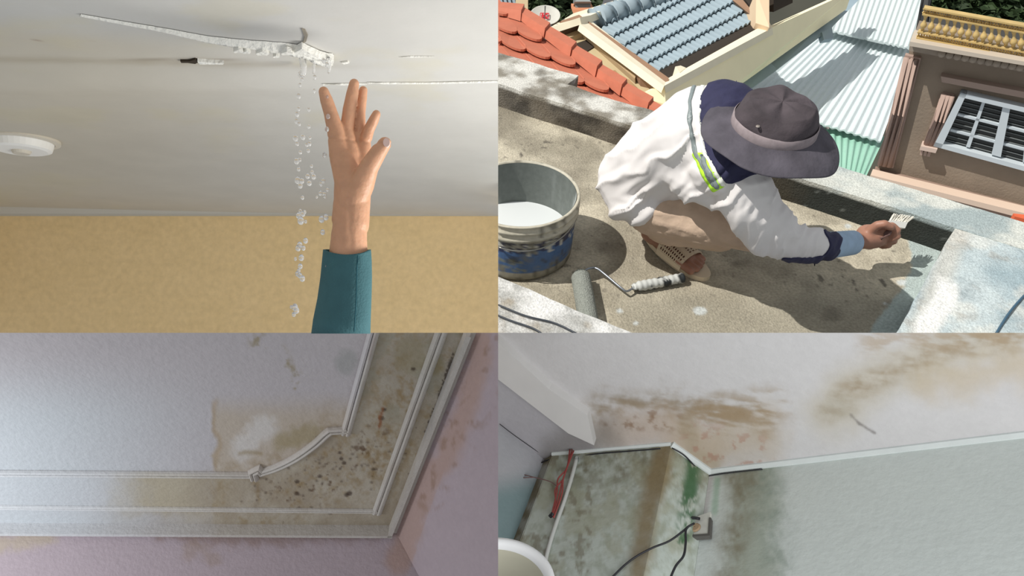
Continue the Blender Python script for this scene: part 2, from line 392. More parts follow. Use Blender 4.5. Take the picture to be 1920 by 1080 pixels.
mesh('paint_smears', V, Fc, MATS['bucket_plastic'], b, in_col(V), smooth=True)['label'] = 'inner wall smeared with grey paint'
V, Fc = lathe(bc + [0, 0, bh * .33], [(0, .0), (.08, .0), (rb - .006, .0), (rb - .006, -.02), (0, -.02)], 72)
mesh('paint', V, Fc, mat('white_paint', (214, 218, 218), .25), b)['label'] = 'white liquid paint'
hp = [bc + [rt * math.cos(q) * 1.03, rt * math.sin(q) * 1.03, bh * .77 - .035 * math.sin((q + 2.75) / 2.35 * math.pi)] for q in np.linspace(-2.75, -.4, 26)]
V, Fc = tube(hp, .0025, 6); mesh('handle', V, Fc, mat('wire', (150, 150, 146), .35, metal=.8), b, smooth=True)

# paint roller
r = root('paint_roller', fl(1110, 560), 'paint roller with grey nap and dark taped handle on the roof floor', 'roller')
z = .03
V, Fc = tube([fl(1088, 516, z), fl(1089, 520, z), fl(1102, 594, z), fl(1106, 618, z)], [.026, .03, .03, .029], 24)
mesh('roller_cover', V, Fc, mat('nap', (150, 154, 146), .95, nz=.25, ns=200, bump=.8, bs=260), r, smooth=False)
V, Fc = tube(spline([fl(1090, 512, .03), fl(1103, 504, .035), fl(1118, 503, .04), fl(1135, 515, .04), fl(1166, 541, .03), fl(1176, 546, .022), fl(1190, 538, .02)], 6), .0035, 8)
mesh('wire_frame', V, Fc, mat('steel', (150, 156, 164), .35, metal=.7), r, smooth=True)
def h_col(P): return mix(s2l((40, 44, 46))[None], s2l((196, 198, 194))[None], sst(.46, .54, fbm(P, 42, 4, 6)))
V, Fc = tube([fl(1186, 539, .019), fl(1190, 538, .02), fl(1230, 529, .021), fl(1262, 524, .02), fl(1281, 521, .019)], [.009, .015, .0165, .018, .017], 20)
V2 = []
pts = [fl(1186 + 95 * t, 539 - 18 * t, .02) for t in np.linspace(0, 1, 40)]
V, Fc = tube(pts, [.010 + .006 * min(1, t * 8) + .0012 * math.sin(t * 60) for t in np.linspace(0, 1, 40)], 20); V = np.array(V)
mesh('handle', V, Fc, mat('handle_grip', rough=.6, attr=True), r, h_col(V), smooth=True)

# ---- the man
man = root('person', (.58, 1.9, 0), 'person squatting in white work shirt and dark bucket hat, painting the parapet', 'person')
skin = mat('tan_skin', (160, 116, 96), .5, nz=.12, ns=40, sss=.1)
J = dict(pel=Q(1195, 350, 2.32), mid=Q(1245, 300, 2.17), chest=Q(1312, 262, 2.02), neck=Q(1385, 238, 1.93), head=Q(1445, 240, 1.92),
         rsh=Q(1368, 300, 1.88), rel=Q(1440, 430, 1.99), rwr=Q(1606, 452, 2.27), lsh=Q(1290, 225, 2.16), lel=Q(1385, 300, 2.3), lwr=Q(1450, 290, 2.3),
         rhip=Q(1225, 385, 2.25), rkn=Q(1405, 425, 2.12), ran=np.array([.53, 1.93, .09]), lhip=Q(1215, 340, 2.42), lkn=np.array([.76, 1.98, .33]), lan=np.array([.62, 2.16, .08]))
heel = np.array([.505, 1.985, .035]); toe = np.array([.632, 1.822, .03]); fd = (toe - heel) / np.linalg.norm(toe - heel); fs = np.array([-fd[1], fd[0], 0])
parts = [(J['pel'], J['chest'], .09, .1), (J['chest'], J['neck'], .1, .05), (J['neck'], J['head'], .05, .055),
         (J['head'] + [0, 0, .0], J['head'] + [.03, 0, -.03], .085, .07), (J['rsh'], J['rel'], .045, .035), (J['rel'], Q(1530, 457, 2.13), .036, .028), (Q(1530, 457, 2.13), J['rwr'], .028, .026), (J['lsh'], J['lel'], .045, .035), (J['lel'], J['lwr'], .035, .026),
         (J['chest'], J['rsh'], .07, .05), (J['chest'], J['lsh'], .07, .05), (J['pel'], J['rhip'], .09, .07), (J['rhip'], J['rkn'], .07, .05), (J['rkn'], J['ran'], .05, .033),
         (J['pel'], J['lhip'], .09, .07), (J['lhip'], J['lkn'], .07, .05), (J['lkn'], J['lan'], .05, .033),
         (J['ran'], heel + [0, 0, .01], .033, .03), (heel, heel + fd * .1, .032, .034), (heel + fd * .08, toe - fd * .045, .034, .026, ((0, 0, 1), .75)),
         (J['lan'], J['lan'] - [0, 0, .04], .033, .033), (J['lan'] - [0, 0, .05], J['lan'] + [.14, -.1, -.055], .032, .024)]
# nose, chin, ear
hd = J['head']; parts += [(hd + [.085, -.01, -.06], hd + [.095, -.01, -.075], .012, .014), (hd + [.06, 0, -.09], hd + [.065, 0, -.1], .03, .022), (hd + [0, -.08, -.03], hd + [0, -.085, -.045], .014, .012)]
# toes
for k, (o, l, rr) in enumerate(((-.034, .0, .013), (-.014, .006, .0105), (.004, .002, .010), (.02, -.006, .0095), (.034, -.016, .009))):
    a = toe + fd * (-.05 + l) + fs * o * 1.15; parts.append((a + [0, 0, .002], a + fd * .055 + [0, 0, -.001], rr, rr * .95))
# right hand closed round a brush handle
wr = J['rwr']; dp = 2.29
parts += [(wr, Q(1640, 444, dp), .026, .036), (Q(1625, 440, dp), Q(1655, 436, dp), .032, .026), (Q(1630, 455, dp), Q(1655, 450, dp), .022, .018)]
fing = [[(1650, 432, 2.27), (1672, 424, 2.25), (1682, 432, 2.25), (1676, 442, 2.26)],
        [(1652, 440, 2.28), (1676, 433, 2.26), (1682, 443, 2.26), (1670, 449, 2.27)],
        [(1652, 448, 2.3), (1672, 442, 2.28), (1676, 452, 2.28), (1662, 456, 2.29)],
        [(1646, 456, 2.32), (1664, 452, 2.3), (1666, 459, 2.3), (1655, 461, 2.31)],
        [(1632, 432, 2.26), (1645, 422, 2.24), (1658, 420, 2.23), (1670, 426, 2.235)]]
for fi, ch in enumerate(fing):
    rs = [.014, .0125, .0115, .0105] if fi < 4 else [.016, .013, .0125, .011]
    for a in range(3): parts.append((Q(*ch[a]), Q(*ch[a + 1]), rs[a], rs[a + 1]))
me = blob(parts, .0045, 2); link('body', me, skin, man)
# trousers
khaki = mat('khaki', (196, 172, 150), .85, nz=.1, ns=25, bump=.4, bs=30)
def tdisp(P): return (fbm(P * [1, 1, 2.2], 16, 3, 5) - .5) * .022
parts = [(J['pel'] + [.03, -.02, 0], J['rhip'], .10, .09), (J['rhip'], J['rkn'], .092, .07), (J['rkn'], J['ran'] + [.0, -.01, .05], .068, .062), (Q(1240, 425, 2.28), Q(1350, 435, 2.2), .055, .06),
         (J['pel'] + [.03, 0, 0], J['lhip'], .1, .09), (J['lhip'], J['lkn'], .09, .07), (J['lkn'], J['lan'] + [0, 0, .07], .068, .06)]
me = blob(parts, .007, 3, tdisp, [((0, 0, .075), (0, 0, -1))]); link('trousers', me, khaki, man)
# shirt
shirt_m = mat('white_shirt', (226, 222, 220), .8, nz=.05, ns=10, bump=.12, bs=14)
axis_s = (J['chest'] - J['pel']) / np.linalg.norm(J['chest'] - J['pel'])
def sdisp(P):
    px, py, d = proj(P)
    t = (px * .55 + py * .83); s = (px * .83 - py * .55)
    f = fb2(t / 30 + fb2(px, py, .012, 3, 2) * 2.6, s / 150, 1.0, 2, 3); f = .7 - 1.3 * np.abs(f - .5) ** .8 * 1.4 + (f - .5) * .4
    arm = sst(1360, 1420, px) * sst(330, 400, py); g = fb2((px + py * .5) / 20, (py - px * .5) / 60, 1, 2, 5); g = .8 - 1.9 * np.abs(g - .5)
    low = sst(150, 330, py)
    return (f - .5) * .030 * (.25 + .75 * low) * (1 - arm) + (g - .5) * .022 * arm
parts = [(Q(1190, 340, 2.28), Q(1240, 300, 2.17), .118, .135), (Q(1186, 372, 2.27), Q(1205, 378, 2.22), .085, .08), (Q(1240, 300, 2.17), J['chest'], .135, .142), (J['chest'], Q(1352, 240, 1.97), .14, .118), (Q(1352, 235, 1.97), J['neck'], .115, .085), (J['chest'], Q(1345, 300, 1.93), .12, .088),
         (J['chest'], J['lsh'], .12, .085), (J['lsh'], J['lel'], .075, .06), (J['lel'], J['lwr'], .055, .042), (Q(1300, 320, 2.02), Q(1370, 350, 1.96), .09, .07),
         (J['rsh'] + [0, 0, -.01], Q(1400, 375, 1.93), .078, .074), (Q(1400, 375, 1.93), J['rel'], .074, .07), (J['rel'], Q(1480, 452, 2.05), .068, .052), (Q(1480, 452, 2.05), Q(1548, 462, 2.17), .052, .042)]
dirw = Q(1600, 455, 2.27) - Q(1520, 459, 2.12); dirw = dirw / np.linalg.norm(dirw)
shirt = blob(parts, .0055, 4, sdisp, [(Q(1582, 462, 2.24), dirw), (Q(1160, 426, 2.2), Q(1151, 446, 2.2) - Q(1160, 426, 2.2))])
sh = link('shirt', shirt, shirt_m, man); sh['label'] = 'white long sleeved work shirt'
navy = mat('navy_cloth', (44, 44, 74), .8, nz=.12, ns=40, bump=.2)
o = patch(shirt, [(1338, 140), (1312, 185), (1312, 231), (1321, 283), (1338, 312), (1364, 349), (1432, 322), (1480, 300), (1480, 130)], .003, 'yoke', navy, man); o['label'] = 'navy blue shoulder panel'
# reflective bands left of the yoke
def band(x0, y0s): pass
L0 = [(1300, 158), (1291, 190), (1291, 232), (1301, 285), (1312, 305), (1338, 352)]
def shift(p, a): return [(x + a, y - a * .12) for x, y in p]
o = patch(shirt, shift(L0, 14) + shift(L0, 24)[::-1], .003, 'pale_band', mat('band_white', (236, 238, 228), .6), man); o['label'] = 'white edge band'
o = patch(shirt, shift(L0, -2) + shift(L0, 7)[::-1], .003, 'reflective_band', mat('band_grey', (128, 138, 138), .45), man); o['label'] = 'grey reflective band'
neon = mat('neon', (190, 246, 60), .6)
o = patch(shirt, [(1296, 286), (1330, 286), (1340, 312), (1362, 348), (1336, 362), (1313, 325)], .0015, 'neon_band', neon, man); o['label'] = 'fluorescent yellow green band'
o = patch(shirt, [(1312, 288), (1320, 286), (1328, 310), (1352, 350), (1344, 357), (1318, 315)], .0045, 'reflective_band', MATS['band_grey'], man); o['label'] = 'grey reflective band'
# cuffs
o = patch(shirt, [(1542, 430), (1600, 430), (1600, 492), (1460, 497), (1465, 483), (1520, 482), (1545, 478), (1556, 462), (1552, 448)], .004, 'cuff', navy, man, .004); o['label'] = 'navy blue cuff'
me = blob([(Q(1545, 461, 2.155), Q(1600, 455, 2.265), .040, .0375)], .004, 1, None, [(Q(1597, 455, 2.26), dirw)])
link('inner_cuff', me, mat('pale_blue', (160, 184, 208), .8, nz=.1), man)['label'] = 'pale blue inner cuff'
# bucket hat
hatm = mat('hat_cloth', (84, 80, 88), .9, nz=.28, ns=18, bump=.5, bs=30)
hc = Q(1450, 240, 1.80); hax = np.array([.04, -.04, 1.])
def brim(r, z, q):
    k = max(0, (r - .1) / .07)
    return r * (1 + .03 * k * math.sin(3 * q + 1)), z + k * (.010 * math.sin(2 * q + .6) + .005 * math.sin(5 * q) + .030 * max(0, math.cos(q + .9)))
prof = [(.095, .012), (.102, .004), (.115, -.002), (.13, -.008), (.15, -.018), (.166, -.031), (.1685, -.034), (.166, -.036), (.15, -.023), (.13, -.013), (.1, -.004), (.093, .0)]
hat = root('bucket_hat', hc, 'x', 'hat'); hat.parent = man; hat.matrix_parent_inverse = Matrix.Translation(-Vector(man.location)); del hat['category']; hat['label'] = 'dark charcoal bucket hat'
V, Fc = lathe(hc, prof + [prof[0]], 96, hax, fn=brim); mesh('brim', V, Fc, hatm, hat, smooth=True)
def crown(r, z, q):
    k = z / .1; return r * (1 + .03 * math.sin(4 * q + z * 60) * (k > .1)), z + (.005 * math.sin(3 * q + 1) + .003 * math.sin(7 * q)) * (r < .085) * min(1, r / .03)
prof = [(.098, .0), (.0985, .013), (.097, .028), (.094, .042), (.089, .055), (.080, .063), (.078, .065), (.076, .0655), (.055, .069), (.03, .071), (.001, .071)]
V, Fc = lathe(hc, prof, 96, hax, fn=crown); mesh('crown', V, Fc, mat('hat_top', (78, 70, 74), .9, nz=.45, ns=11, bump=.6, bs=26), hat, smooth=True)['label'] = 'dark faded crown'
prof = [(.101, .001), (.1025, .004), (.1015, .024), (.099, .027)]
V, Fc = lathe(hc, prof, 96, hax); mesh('hat_band', V, Fc, mat('hat_band', (150, 138, 140), .9, nz=.15, ns=80), hat, smooth=True)['label'] = 'pale mauve grey band'
for p in ((-.14, -.03, -.012), (.14, .02, -.012), (-.066, -.072, .045)):
    V, Fc = lathe(hc + np.array(p), [(.001, .0025), (.004, .002), (.005, 0)], 12); mesh('eyelet', V, Fc, mat('brass_eyelet', (190, 180, 170), .4, metal=.6), hat)
# sandal
sn = root('sandal', heel, 'x', 'shoe'); sn.parent = man; sn.matrix_parent_inverse = Matrix.Translation(-Vector(man.location)); del sn['category']; sn['label'] = 'cream perforated slide sandal'
cream = mat('cream_rubber', (212, 196, 170), .6)
out = []
for t in np.linspace(0, 2 * math.pi, 40, endpoint=False):
    l = math.cos(t); s = math.sin(t); wdt = .043 + .009 * max(-1, min(1, l)); out.append((heel + toe) / 2 + fd * (.018 + .135 * l) + fs * s * wdt + np.array([0, 0, .003 - (heel[2] + toe[2]) / 2]))
V, Fc = prism(out, (0, 0, .017)); mesh('sole', V, Fc, cream, sn)
nu, nv = 12, 11; V = []; Fc = []
ca = heel + fd * .085; 
def up(u, v):
    a = math.pi * (v * 1.0); l = .075 + .105 * u; 
    base = heel + fd * l; base = np.array([base[0], base[1], .018]); wd = .05 - .002 * math.cos(u * 3)
    return base + fs * wd * math.cos(a) + np.array([0, 0, (.062 - .026 * u) * math.sin(a) ** .8])
for j in range(nv):
    for i in range(nu):
        a, b2, c2, d2 = up(i / nu, j / nv), up((i + 1) / nu, j / nv), up((i + 1) / nu, (j + 1) / nv), up(i / nu, (j + 1) / nv)
        m_ = (a + b2 + c2 + d2) / 4; s = len(V); solid = i in (0, nu - 1) or j in (0, 6, nv - 1)
        V += [a, b2, c2, d2] + [m_ + (q - m_) * .62 for q in (a, b2, c2, d2)]
        for k in range(4): Fc.append((s + k, s + (k + 1) % 4, s + 4 + (k + 1) % 4, s + 4 + k))
        if solid: Fc.append((s + 4, s + 5, s + 6, s + 7))
o = mesh('strap', V, Fc, cream, sn, recalc=False); md = o.modifiers.new('t', 'SOLIDIFY'); md.thickness = .003
# brush in hand
br = root('paint_brush', Q(1665, 437, 2.27), 'flat paint brush with white bristles held against the dark parapet face', 'brush')
V, Fc = tube([Q(1650, 446, 2.26), Q(1664, 438, 2.25), Q(1672, 426, 2.27)], [.008, .009, .012], 10); mesh('handle', V, Fc, mat('brush_handle', (110, 84, 78), .5), br, smooth=True)
bq = [(1664, 420), (1676, 408), (1700, 414), (1694, 425)]
V, Fc = prism([Q(a, b2, 2.28) for a, b2 in ((1664, 423), (1670, 413), (1702, 417), (1697, 428))], FF * .02); mesh('ferrule', V, Fc, mat('ferrule', (206, 206, 200), .4), br)
pr = []
for i in range(46):
    t = i / 45; a = Q(1668 + 30 * t, 414 + 6 * t, 2.285 + rng.uniform(0, .016)); e = Q(1676 + 38 * t + rng.uniform(-3, 3), 402 + 5 * t + rng.uniform(-2, 2), 2.31 + rng.uniform(-.01, .02)); pr.append(tube([a, e], [.0022, .0012], 5))
V, Fc = join(pr); mesh('bristles', V, Fc, mat('bristle', (222, 218, 206), .8), br)

# ---- neighbours beyond the parapet
# ground far below and dark greenery
V, Fc, col = gridslab(lambda u, v: np.array([-2 + 26 * u, 3.2 + 30 * v, -9.5]), 40, 40, (0, 0, -.3), lambda P: mix(s2l((38, 40, 34))[None], s2l((86, 84, 72))[None], fbm(P, .6, 4)))
tag(mesh('ground', V, Fc, mat('yard', rough=.9, attr=True), col=col), 'dark yards far below between the houses', kind='structure')
leafm = mat('leaves', (48, 66, 34), .7, nz=.4, ns=4)
def foliage(name, label, quad, d0, d1, n, size, m=leafm):
    V = []; Fc = []; R = random.Random(len(label))
    for i in range(n):
        x, y = bil(quad, R.random(), R.random()); c = Q(x, y, R.uniform(d0, d1)); a = np.array([R.gauss(0, 1) for _ in range(3)]); a /= np.linalg.norm(a); _, b_, c_ = frame_of(a); s = size * R.uniform(.6, 1.4); k = len(V)
        V += [c - b_ * s, c + c_ * s * .4, c + b_ * s, c - c_ * s * .4]; Fc.append((k, k + 1, k + 2, k + 3))
    return tag(mesh(name, V, Fc, m, recalc=False), label, 'plants', kind='stuff')
foliage('foliage', 'dark green leaves behind the satellite dish', [(960, -25), (1140, -25), (1120, 62), (960, 62)], 9.5, 10.5, 5200, .07)
foliage('foliage', 'dark green leaves behind the gilt balcony railing', [(1730, -25), (1945, -25), (1945, 75), (1725, 45)], 9.0, 9.9, 5200, .07)
def wallp(name, quad, ds, m, th=.15, parent=None, smooth=False):
    V, Fc = prism([Q(x, y, d) for (x, y), d in zip(quad, ds)], -plane3(Q(*quad[0], ds[0]), Q(*quad[1], ds[1]), Q(*quad[2], ds[2])).n * th)
    return mesh(name, V, Fc, m, parent)

# red scalloped roof
PR = plane3(Q(934, 110, 3.75), Q(1220, 205, 3.3), Q(962, 25, 4.25))
red = mat('red_tile', (190, 112, 86), .75, nz=.08, ns=12, bump=.1)
rr_ = root('tiled_roof', PR(1000, 120), 'terracotta red roof of scalloped tiles beside the far parapet', 'roof')
V, Fc = prism([PR(x, y, -.03) for x, y in ((900, 5), (962, 22), (1225, 205), (1240, 240), (900, 130))], -PR.n * .05); mesh('roof_deck', V, Fc, mat('red_tile_dark', (150, 66, 48), .8), rr_)
def c1(x, y): return (934 + x / 3.462, y / 3.462)
tl_mesh = {}
for i in range(-3, 5):
    for j in range(0, 5):
        bx, by = 215 + 217 * i - 160 * j + 8, 272 + 165 * i - 50 * j
        q0 = c1(bx, by)
        if q0[0] < 905 or q0[1] < -25 or q0[1] > 225 or q0[0] > 1215: continue
        # outline in roof axes: a = along the rows, up = up the slope
        ups = np.array([-.62, -1.0]) * 140 / 1.18; ac = np.array([88., 26.])
        o2 = []
        for t in np.linspace(0, math.pi, 11): o2.append(np.array([bx, by]) - ac * math.cos(t) * 1.0 + ups * (-.42 * math.sin(t)) + ups * .42)
        o2 += [np.array([bx, by]) + ac + ups * 1.7, np.array([bx, by]) - ac + ups * 1.7]
        pts = []
        for k, q in enumerate(o2):
            hgt = .014 if k >= 11 else .05 - .008 * math.sin(k / 10 * math.pi) * 0
            x, y = c1(*q); pts.append(PR(x, y, (-.02 if k >= 11 else .018)))
        V, Fc = prism(pts, -PR.n * .012); mesh('tile', V, Fc, red, rr_)
rid = [(20, 60), (165, 95), (325, 215), (495, 340), (660, 465), (820, 585), (990, 705), (1120, 800)]
for k in range(7):
    a = np.array(rid[k]); e = np.array(rid[k + 1]); dd = (e - a) / np.linalg.norm(e - a); nn = np.array([dd[1], -dd[0]]); sec = []
    for p, s, hh in ((a, 26, .03), (e, 34, .045)):
        sec += [PR(*c1(*(p - nn * s - [12, -10])), .0), PR(*c1(*(p - nn * s * .5 - [12, -10])), hh), PR(*c1(*(p + nn * s * .5)), hh), PR(*c1(*(p + nn * s)), .0)]
    V = sec + [s_ - PR.n * .05 for s_ in sec]
    Fc = [(0, 1, 2, 3), (4, 5, 6, 7), (0, 1, 5, 4), (1, 2, 6, 5), (2, 3, 7, 6), (3, 0, 4, 7)]
    mesh('ridge_tile', sec, Fc, red, rr_)
# cream house with grey-blue tiled roof
creamw = mat('cream_wall', (252, 240, 202), .85, nz=.05, ns=3); creaml = mat('cream_coping', (236, 226, 200), .8, nz=.06, ns=5); beige = mat('beige_moulding', (146, 114, 90), .85, nz=.08, ns=6)  # beige is darkened so the gable mouldings carry their shade
dark = mat('dark_recess', (52, 44, 36), .9)
hs = root('cream_house', Q(1200, 150, 6.5), 'cream house with gable and grey blue tiled roof beyond the red roof', 'house')
def hq(name, pts, m, th=.12): 
    P = [Q(*c1(x, y), d) for x, y, d in pts]; n = plane3(P[0], P[1], P[2]).n
    V, Fc = prism(P, -n * th); return mesh(name, V, Fc, m, hs)
G = plane3(Q(*c1(440, 290), 6.9), Q(*c1(540, 200), 7.0), Q(*c1(1000, 620), 6.1))
def gp(name, pts, m, off, th): 
    V, Fc = prism([G(*c1(x, y), off) for x, y in pts], -G.n * th); return mesh(name, V, Fc, m, hs)
gp('gable_wall', [(300, 260), (540, 170), (1110, 590), (1180, 900), (700, 900)], mat('gable_cream_shaded', (184, 168, 132), .85, nz=.05, ns=3), 0, .15)  # gable cream darkened, its shade put into the colour
gp('gable_moulding', [(355, 222), (535, 160), (1110, 575), (1112, 612), (1080, 600), (925, 560), (900, 530), (905, 500), (545, 195), (390, 262)], beige, .10, .12)
gp('gable_moulding', [(400, 275), (545, 218), (900, 520), (890, 545), (550, 245), (430, 292)], mat('beige_light', (176, 152, 118), .85), .05, .07)  # this lighter beige holds painted shade too
gp('gable_recess', [(460, 305), (580, 262), (640, 300), (560, 350), (520, 345)], dark, .01, .03)
for pts in ([(700, 475), (760, 460), (800, 500), (790, 535), (740, 520)], [(790, 520), (850, 520), (915, 585), (870, 575)]): gp('bare_render_patch', pts, mat('render_patch', (160, 128, 92), .9, nz=.3, ns=8), .008, .02)
hq('gable_coping', [(530, 155, 6.75), (612, 142, 6.95), (1095, 512, 6.1), (1078, 557, 5.9)], creaml, .06)
hq('gable_coping', [(350, 220, 6.9), (540, 158, 6.76), (612, 142, 6.95), (862, 35, 7.6), (832, 22, 7.7), (500, 128, 7.2)], creaml, .06)
hq('side_coping', [(1078, 557, 5.9), (1095, 512, 6.1), (1760, 142, 7.0), (1780, 180, 6.85)], creaml, .06)
hq('roof_gutter', [(1030, 470, 6.3), (1660, 118, 7.15), (1740, 150, 7.0), (1092, 515, 6.2)], dark, .05)
hq('roof_block', [(1150, 432, 6.2), (1185, 425, 6.3), (1220, 440, 6.25), (1180, 470, 6.15)], creaml, .1)
# side wall in the shade side, continues to the right as a taller block
hq('side_wall', [(1078, 560, 5.92), (1780, 178, 6.87), (2300, -60, 7.8), (2260, 60, 7.9), (1560, 560, 7.1), (1560, 900, 7.0), (1110, 900, 6.1)], creamw, .2)
hq('corner_pier', [(1675, -60, 6.9), (1760, -60, 6.9), (1760, 178, 6.75), (1672, 150, 6.85)], mat('pier', (222, 196, 164), .85), .3)
hq('side_window', [(1788, -40, 6.98), (1912, -40, 7.15), (1912, 18, 7.2), (1788, 78, 7.02)], dark, .08)
hq('parapet_strip', [(1520, 0, 7.3), (1590, 0, 7.2), (1668, 95, 7.0), (1664, 118, 7.0)], beige, .1)
hq('dark_gap', [(1590, -20, 7.25), (1680, -20, 7.2), (1680, 100, 7.0)], dark, .05)
# blue tiles
PB = plane3(Q(1120, 45, 7.1), Q(1235, 137, 6.35), Q(1420, 35, 7.15))
V, Fc = prism([PB(*c1(x, y), -.05) for x, y in ((610, 150), (1030, 475), (1660, 122), (1480, -60), (900, -60))], -PB.n * .05); mesh('roof_deck', V, Fc, mat('deck', (70, 80, 88), .9), hs)
bluet = mat('blue_tile', (150, 166, 174), .6, nz=.06, ns=3)
u2 = np.array([635., -335.]) / 21; v2 = np.array([73., 58.])
for k in range(-1, 5):
    for i in range(21 + (4 - k) * 0 + 1):
        s0 = np.array([668., 182.]) + v2 * k + u2 * i
        if k == -1 and i > 0: pass
        if s0[1] > 500 or s0[1] < -75 or (s0[0] < 640): continue
        sec = []
        for (vv, lift) in ((0, .0), (1.1, .035)):
            for t in np.linspace(0, 1, 6):
                p = s0 + v2 * vv + u2 * t * 1.04; sec.append(PB(*c1(*p), lift - .02 + .03 * math.sin(math.pi * t) ** .8))
        V = sec + [q - PB.n * .02 for q in sec]; Fc = [(a, a + 1, a + 7, a + 6) for a in range(5)] + [(a + 12, a + 18, a + 19, a + 13) for a in range(5)] + [(a, a + 12, a + 13, a + 1) for a in range(5)] + [(a + 6, a + 7, a + 19, a + 18) for a in range(5)]
        mesh('tile', V, Fc, bluet, hs, recalc=False)
for k in range(6):
    a = np.array([640., 142]) + np.array([80., -27]) * k; e = a + np.array([84., -28.]); V, Fc = tube([PB(*c1(*a), .02), PB(*c1(*(a + (e - a) * .12)), .03), PB(*c1(*e), .02)], [.13, .11, .10], 14); mesh('ridge_tile', V, Fc, bluet, hs, smooth=True)
# satellite dish
ds = root('satellite_dish', Q(1022, 45, 7.0), 'round pale satellite dish with a red logo behind the red roof', 'satellite dish')
dc = Q(1022, 28, 7.0); dax = np.array([-.03, -.36, .92]); dd_, da, db = frame_of(dax)
V, Fc = lathe(dc, [(.001, -.03), (.05, -.027), (.09, -.016), (.122, -.003), (.127, 0), (.127, -.008), (.08, -.03), (.001, -.042)], 36, dax, sx=1.15)
mesh('reflector', [dc + (np.array(v) - dc) * [.98, .98, .98] for v in V], Fc, mat('dish', (196, 194, 184), .6, nz=.05), ds, smooth=True)
def strip(pts2, wdt, z):
    pr = []
    for (a, b_), (c_, d_) in zip(pts2[:-1], pts2[1:]):
        A = dc + da * a + db * b_ + dd_ * z; B = dc + da * c_ + db * d_ + dd_ * z; t = B - A; t /= np.linalg.norm(t); s_ = np.cross(dd_, t) * wdt; pr.append(prism([A - s_, B - s_, B + s_, A + s_], dd_ * .004))
    return join(pr)
sgn = 1 if da[0] > 0 else -1
redl = mat('logo_red', (196, 40, 50), .6)
x0 = .0
V, Fc = join([strip([(-.045 * sgn, -.035), (.035 * sgn, -.035), (.035 * sgn, .032), (-.045 * sgn, .032), (-.045 * sgn, -.035)], .0035, -.012), strip([(-.024 * sgn, -.03), (-.024 * sgn, .03)], .008, -.010), strip([(.024 * sgn, -.028), (-.012 * sgn, .0), (.024 * sgn, .028)], .008, -.009)])
mesh('logo', V, Fc, redl, ds)['label'] = 'red framed letter K logo'
V, Fc = tube([dc - dd_ * .03, dc - dd_ * .12 - np.array([0, 0, .25])], .02, 8); mesh('mast', V, Fc, mat('dish_mast', (120, 120, 116), .6), ds)
V, Fc = tube([dc - db * .13 * (1 if db[2] > 0 else -1), dc + dd_ * .16 - db * .06 * (1 if db[2] > 0 else -1)], .008, 6); mesh('feed_arm', V, Fc, MATS['dish_mast'], ds)
# lantern pillar
lp = root('gate_pillar', Q(1095, 40, 8.2), 'orange and cream gate pillar topped by a square lantern', 'pillar')
def slabpx(x0, y0, x1, y1, d, m, nm, par, dep=.25):
    V, Fc = prism([Q(x0, y0, d), Q(x1, y0, d), Q(x1, y1, d), Q(x0, y1, d)], FF * dep * .3 + np.array([0, dep, 0])); return mesh(nm, V, Fc, m, par)
slabpx(1082, 24, 1110, 50, 8.2, mat('pillar_cream', (206, 184, 146), .8), 'shaft', lp)
slabpx(1075, 18, 1114, 26, 8.12, mat('pillar_orange', (206, 138, 100), .8), 'capital', lp)
slabpx(1079, 2, 1107, 18, 8.2, mat('lantern', (120, 126, 124), .5), 'lantern_body', lp)
V, Fc = prism([Q(1077, 3, 8.15), Q(1109, 3, 8.15), Q(1094, -8, 8.3)], FF * .2); mesh('lantern_roof', V, Fc, mat('lantern_top', (150, 154, 150), .5), lp)
for nm_, lb, x0, y0, x1, y1, d, sl in (('tiled_roof', 'small grey blue tiled roof at the corner beside the satellite dish', 928, -8, 968, 19, 7.6, 0), ('tiled_roof', 'narrow grey blue tiled roof strip below the satellite dish', 1003, 44, 1052, 62, 6.9, .25)):
    t_ = root(nm_, Q((x0 + x1) / 2, y1, d), lb, 'roof', 'grey blue tiled roofs by the dish'); n_ = int((x1 - x0) / 7)
    for i in range(n_):
        xa = x0 + (x1 - x0) * i / n_; xb = x0 + (x1 - x0) * (i + .9) / n_; ya = y0 + (xa - x0) * sl
        V, Fc = tube([Q((xa + xb) / 2 - 3, ya, d + .3), Q((xa + xb) / 2 + 3, ya + (y1 - y0) - 4, d)], .02, 8); mesh('tile_rib', V, Fc, bluet, t_, smooth=True)
    V, Fc = prism([Q(x0 - 3, y0, d + .35), Q(x1, y0 + (x1 - x0) * sl, d + .35), Q(x1 + 4, y1 + (x1 - x0) * sl * .2, d + .06), Q(x0, y1 - 4, d + .06)], (0, 0, -.05)); mesh('roof_deck', V, Fc, MATS['deck'], t_)
cp = root('cream_post', Q(976, 36, 7.4), 'plain cream wall post left of the satellite dish', 'post'); slabpx(968, -12, 990, 36, 7.4, MATS['pillar_cream'], 'post_shaft', cp)
V, Fc = prism([Q(1036, 42, 7.1), Q(1072, 50, 7.1), Q(1074, 55, 7.05), Q(1036, 48, 7.05)], FF * .1); tag(mesh('ledge_board', V, Fc, mat('ledge', (196, 130, 96), .8)), 'thin terracotta ledge under the satellite dish', 'ledge')
V, Fc = prism([Q(1135, -10, 9), Q(1190, -10, 9), Q(1178, 12, 8.6), Q(1122, 28, 8.6)], FF * .1); tag(mesh('dark_roof', V, Fc, mat('slate', (84, 84, 86), .8, nz=.2, ns=5)), 'dark slate roof right of the lantern pillar', 'roof')

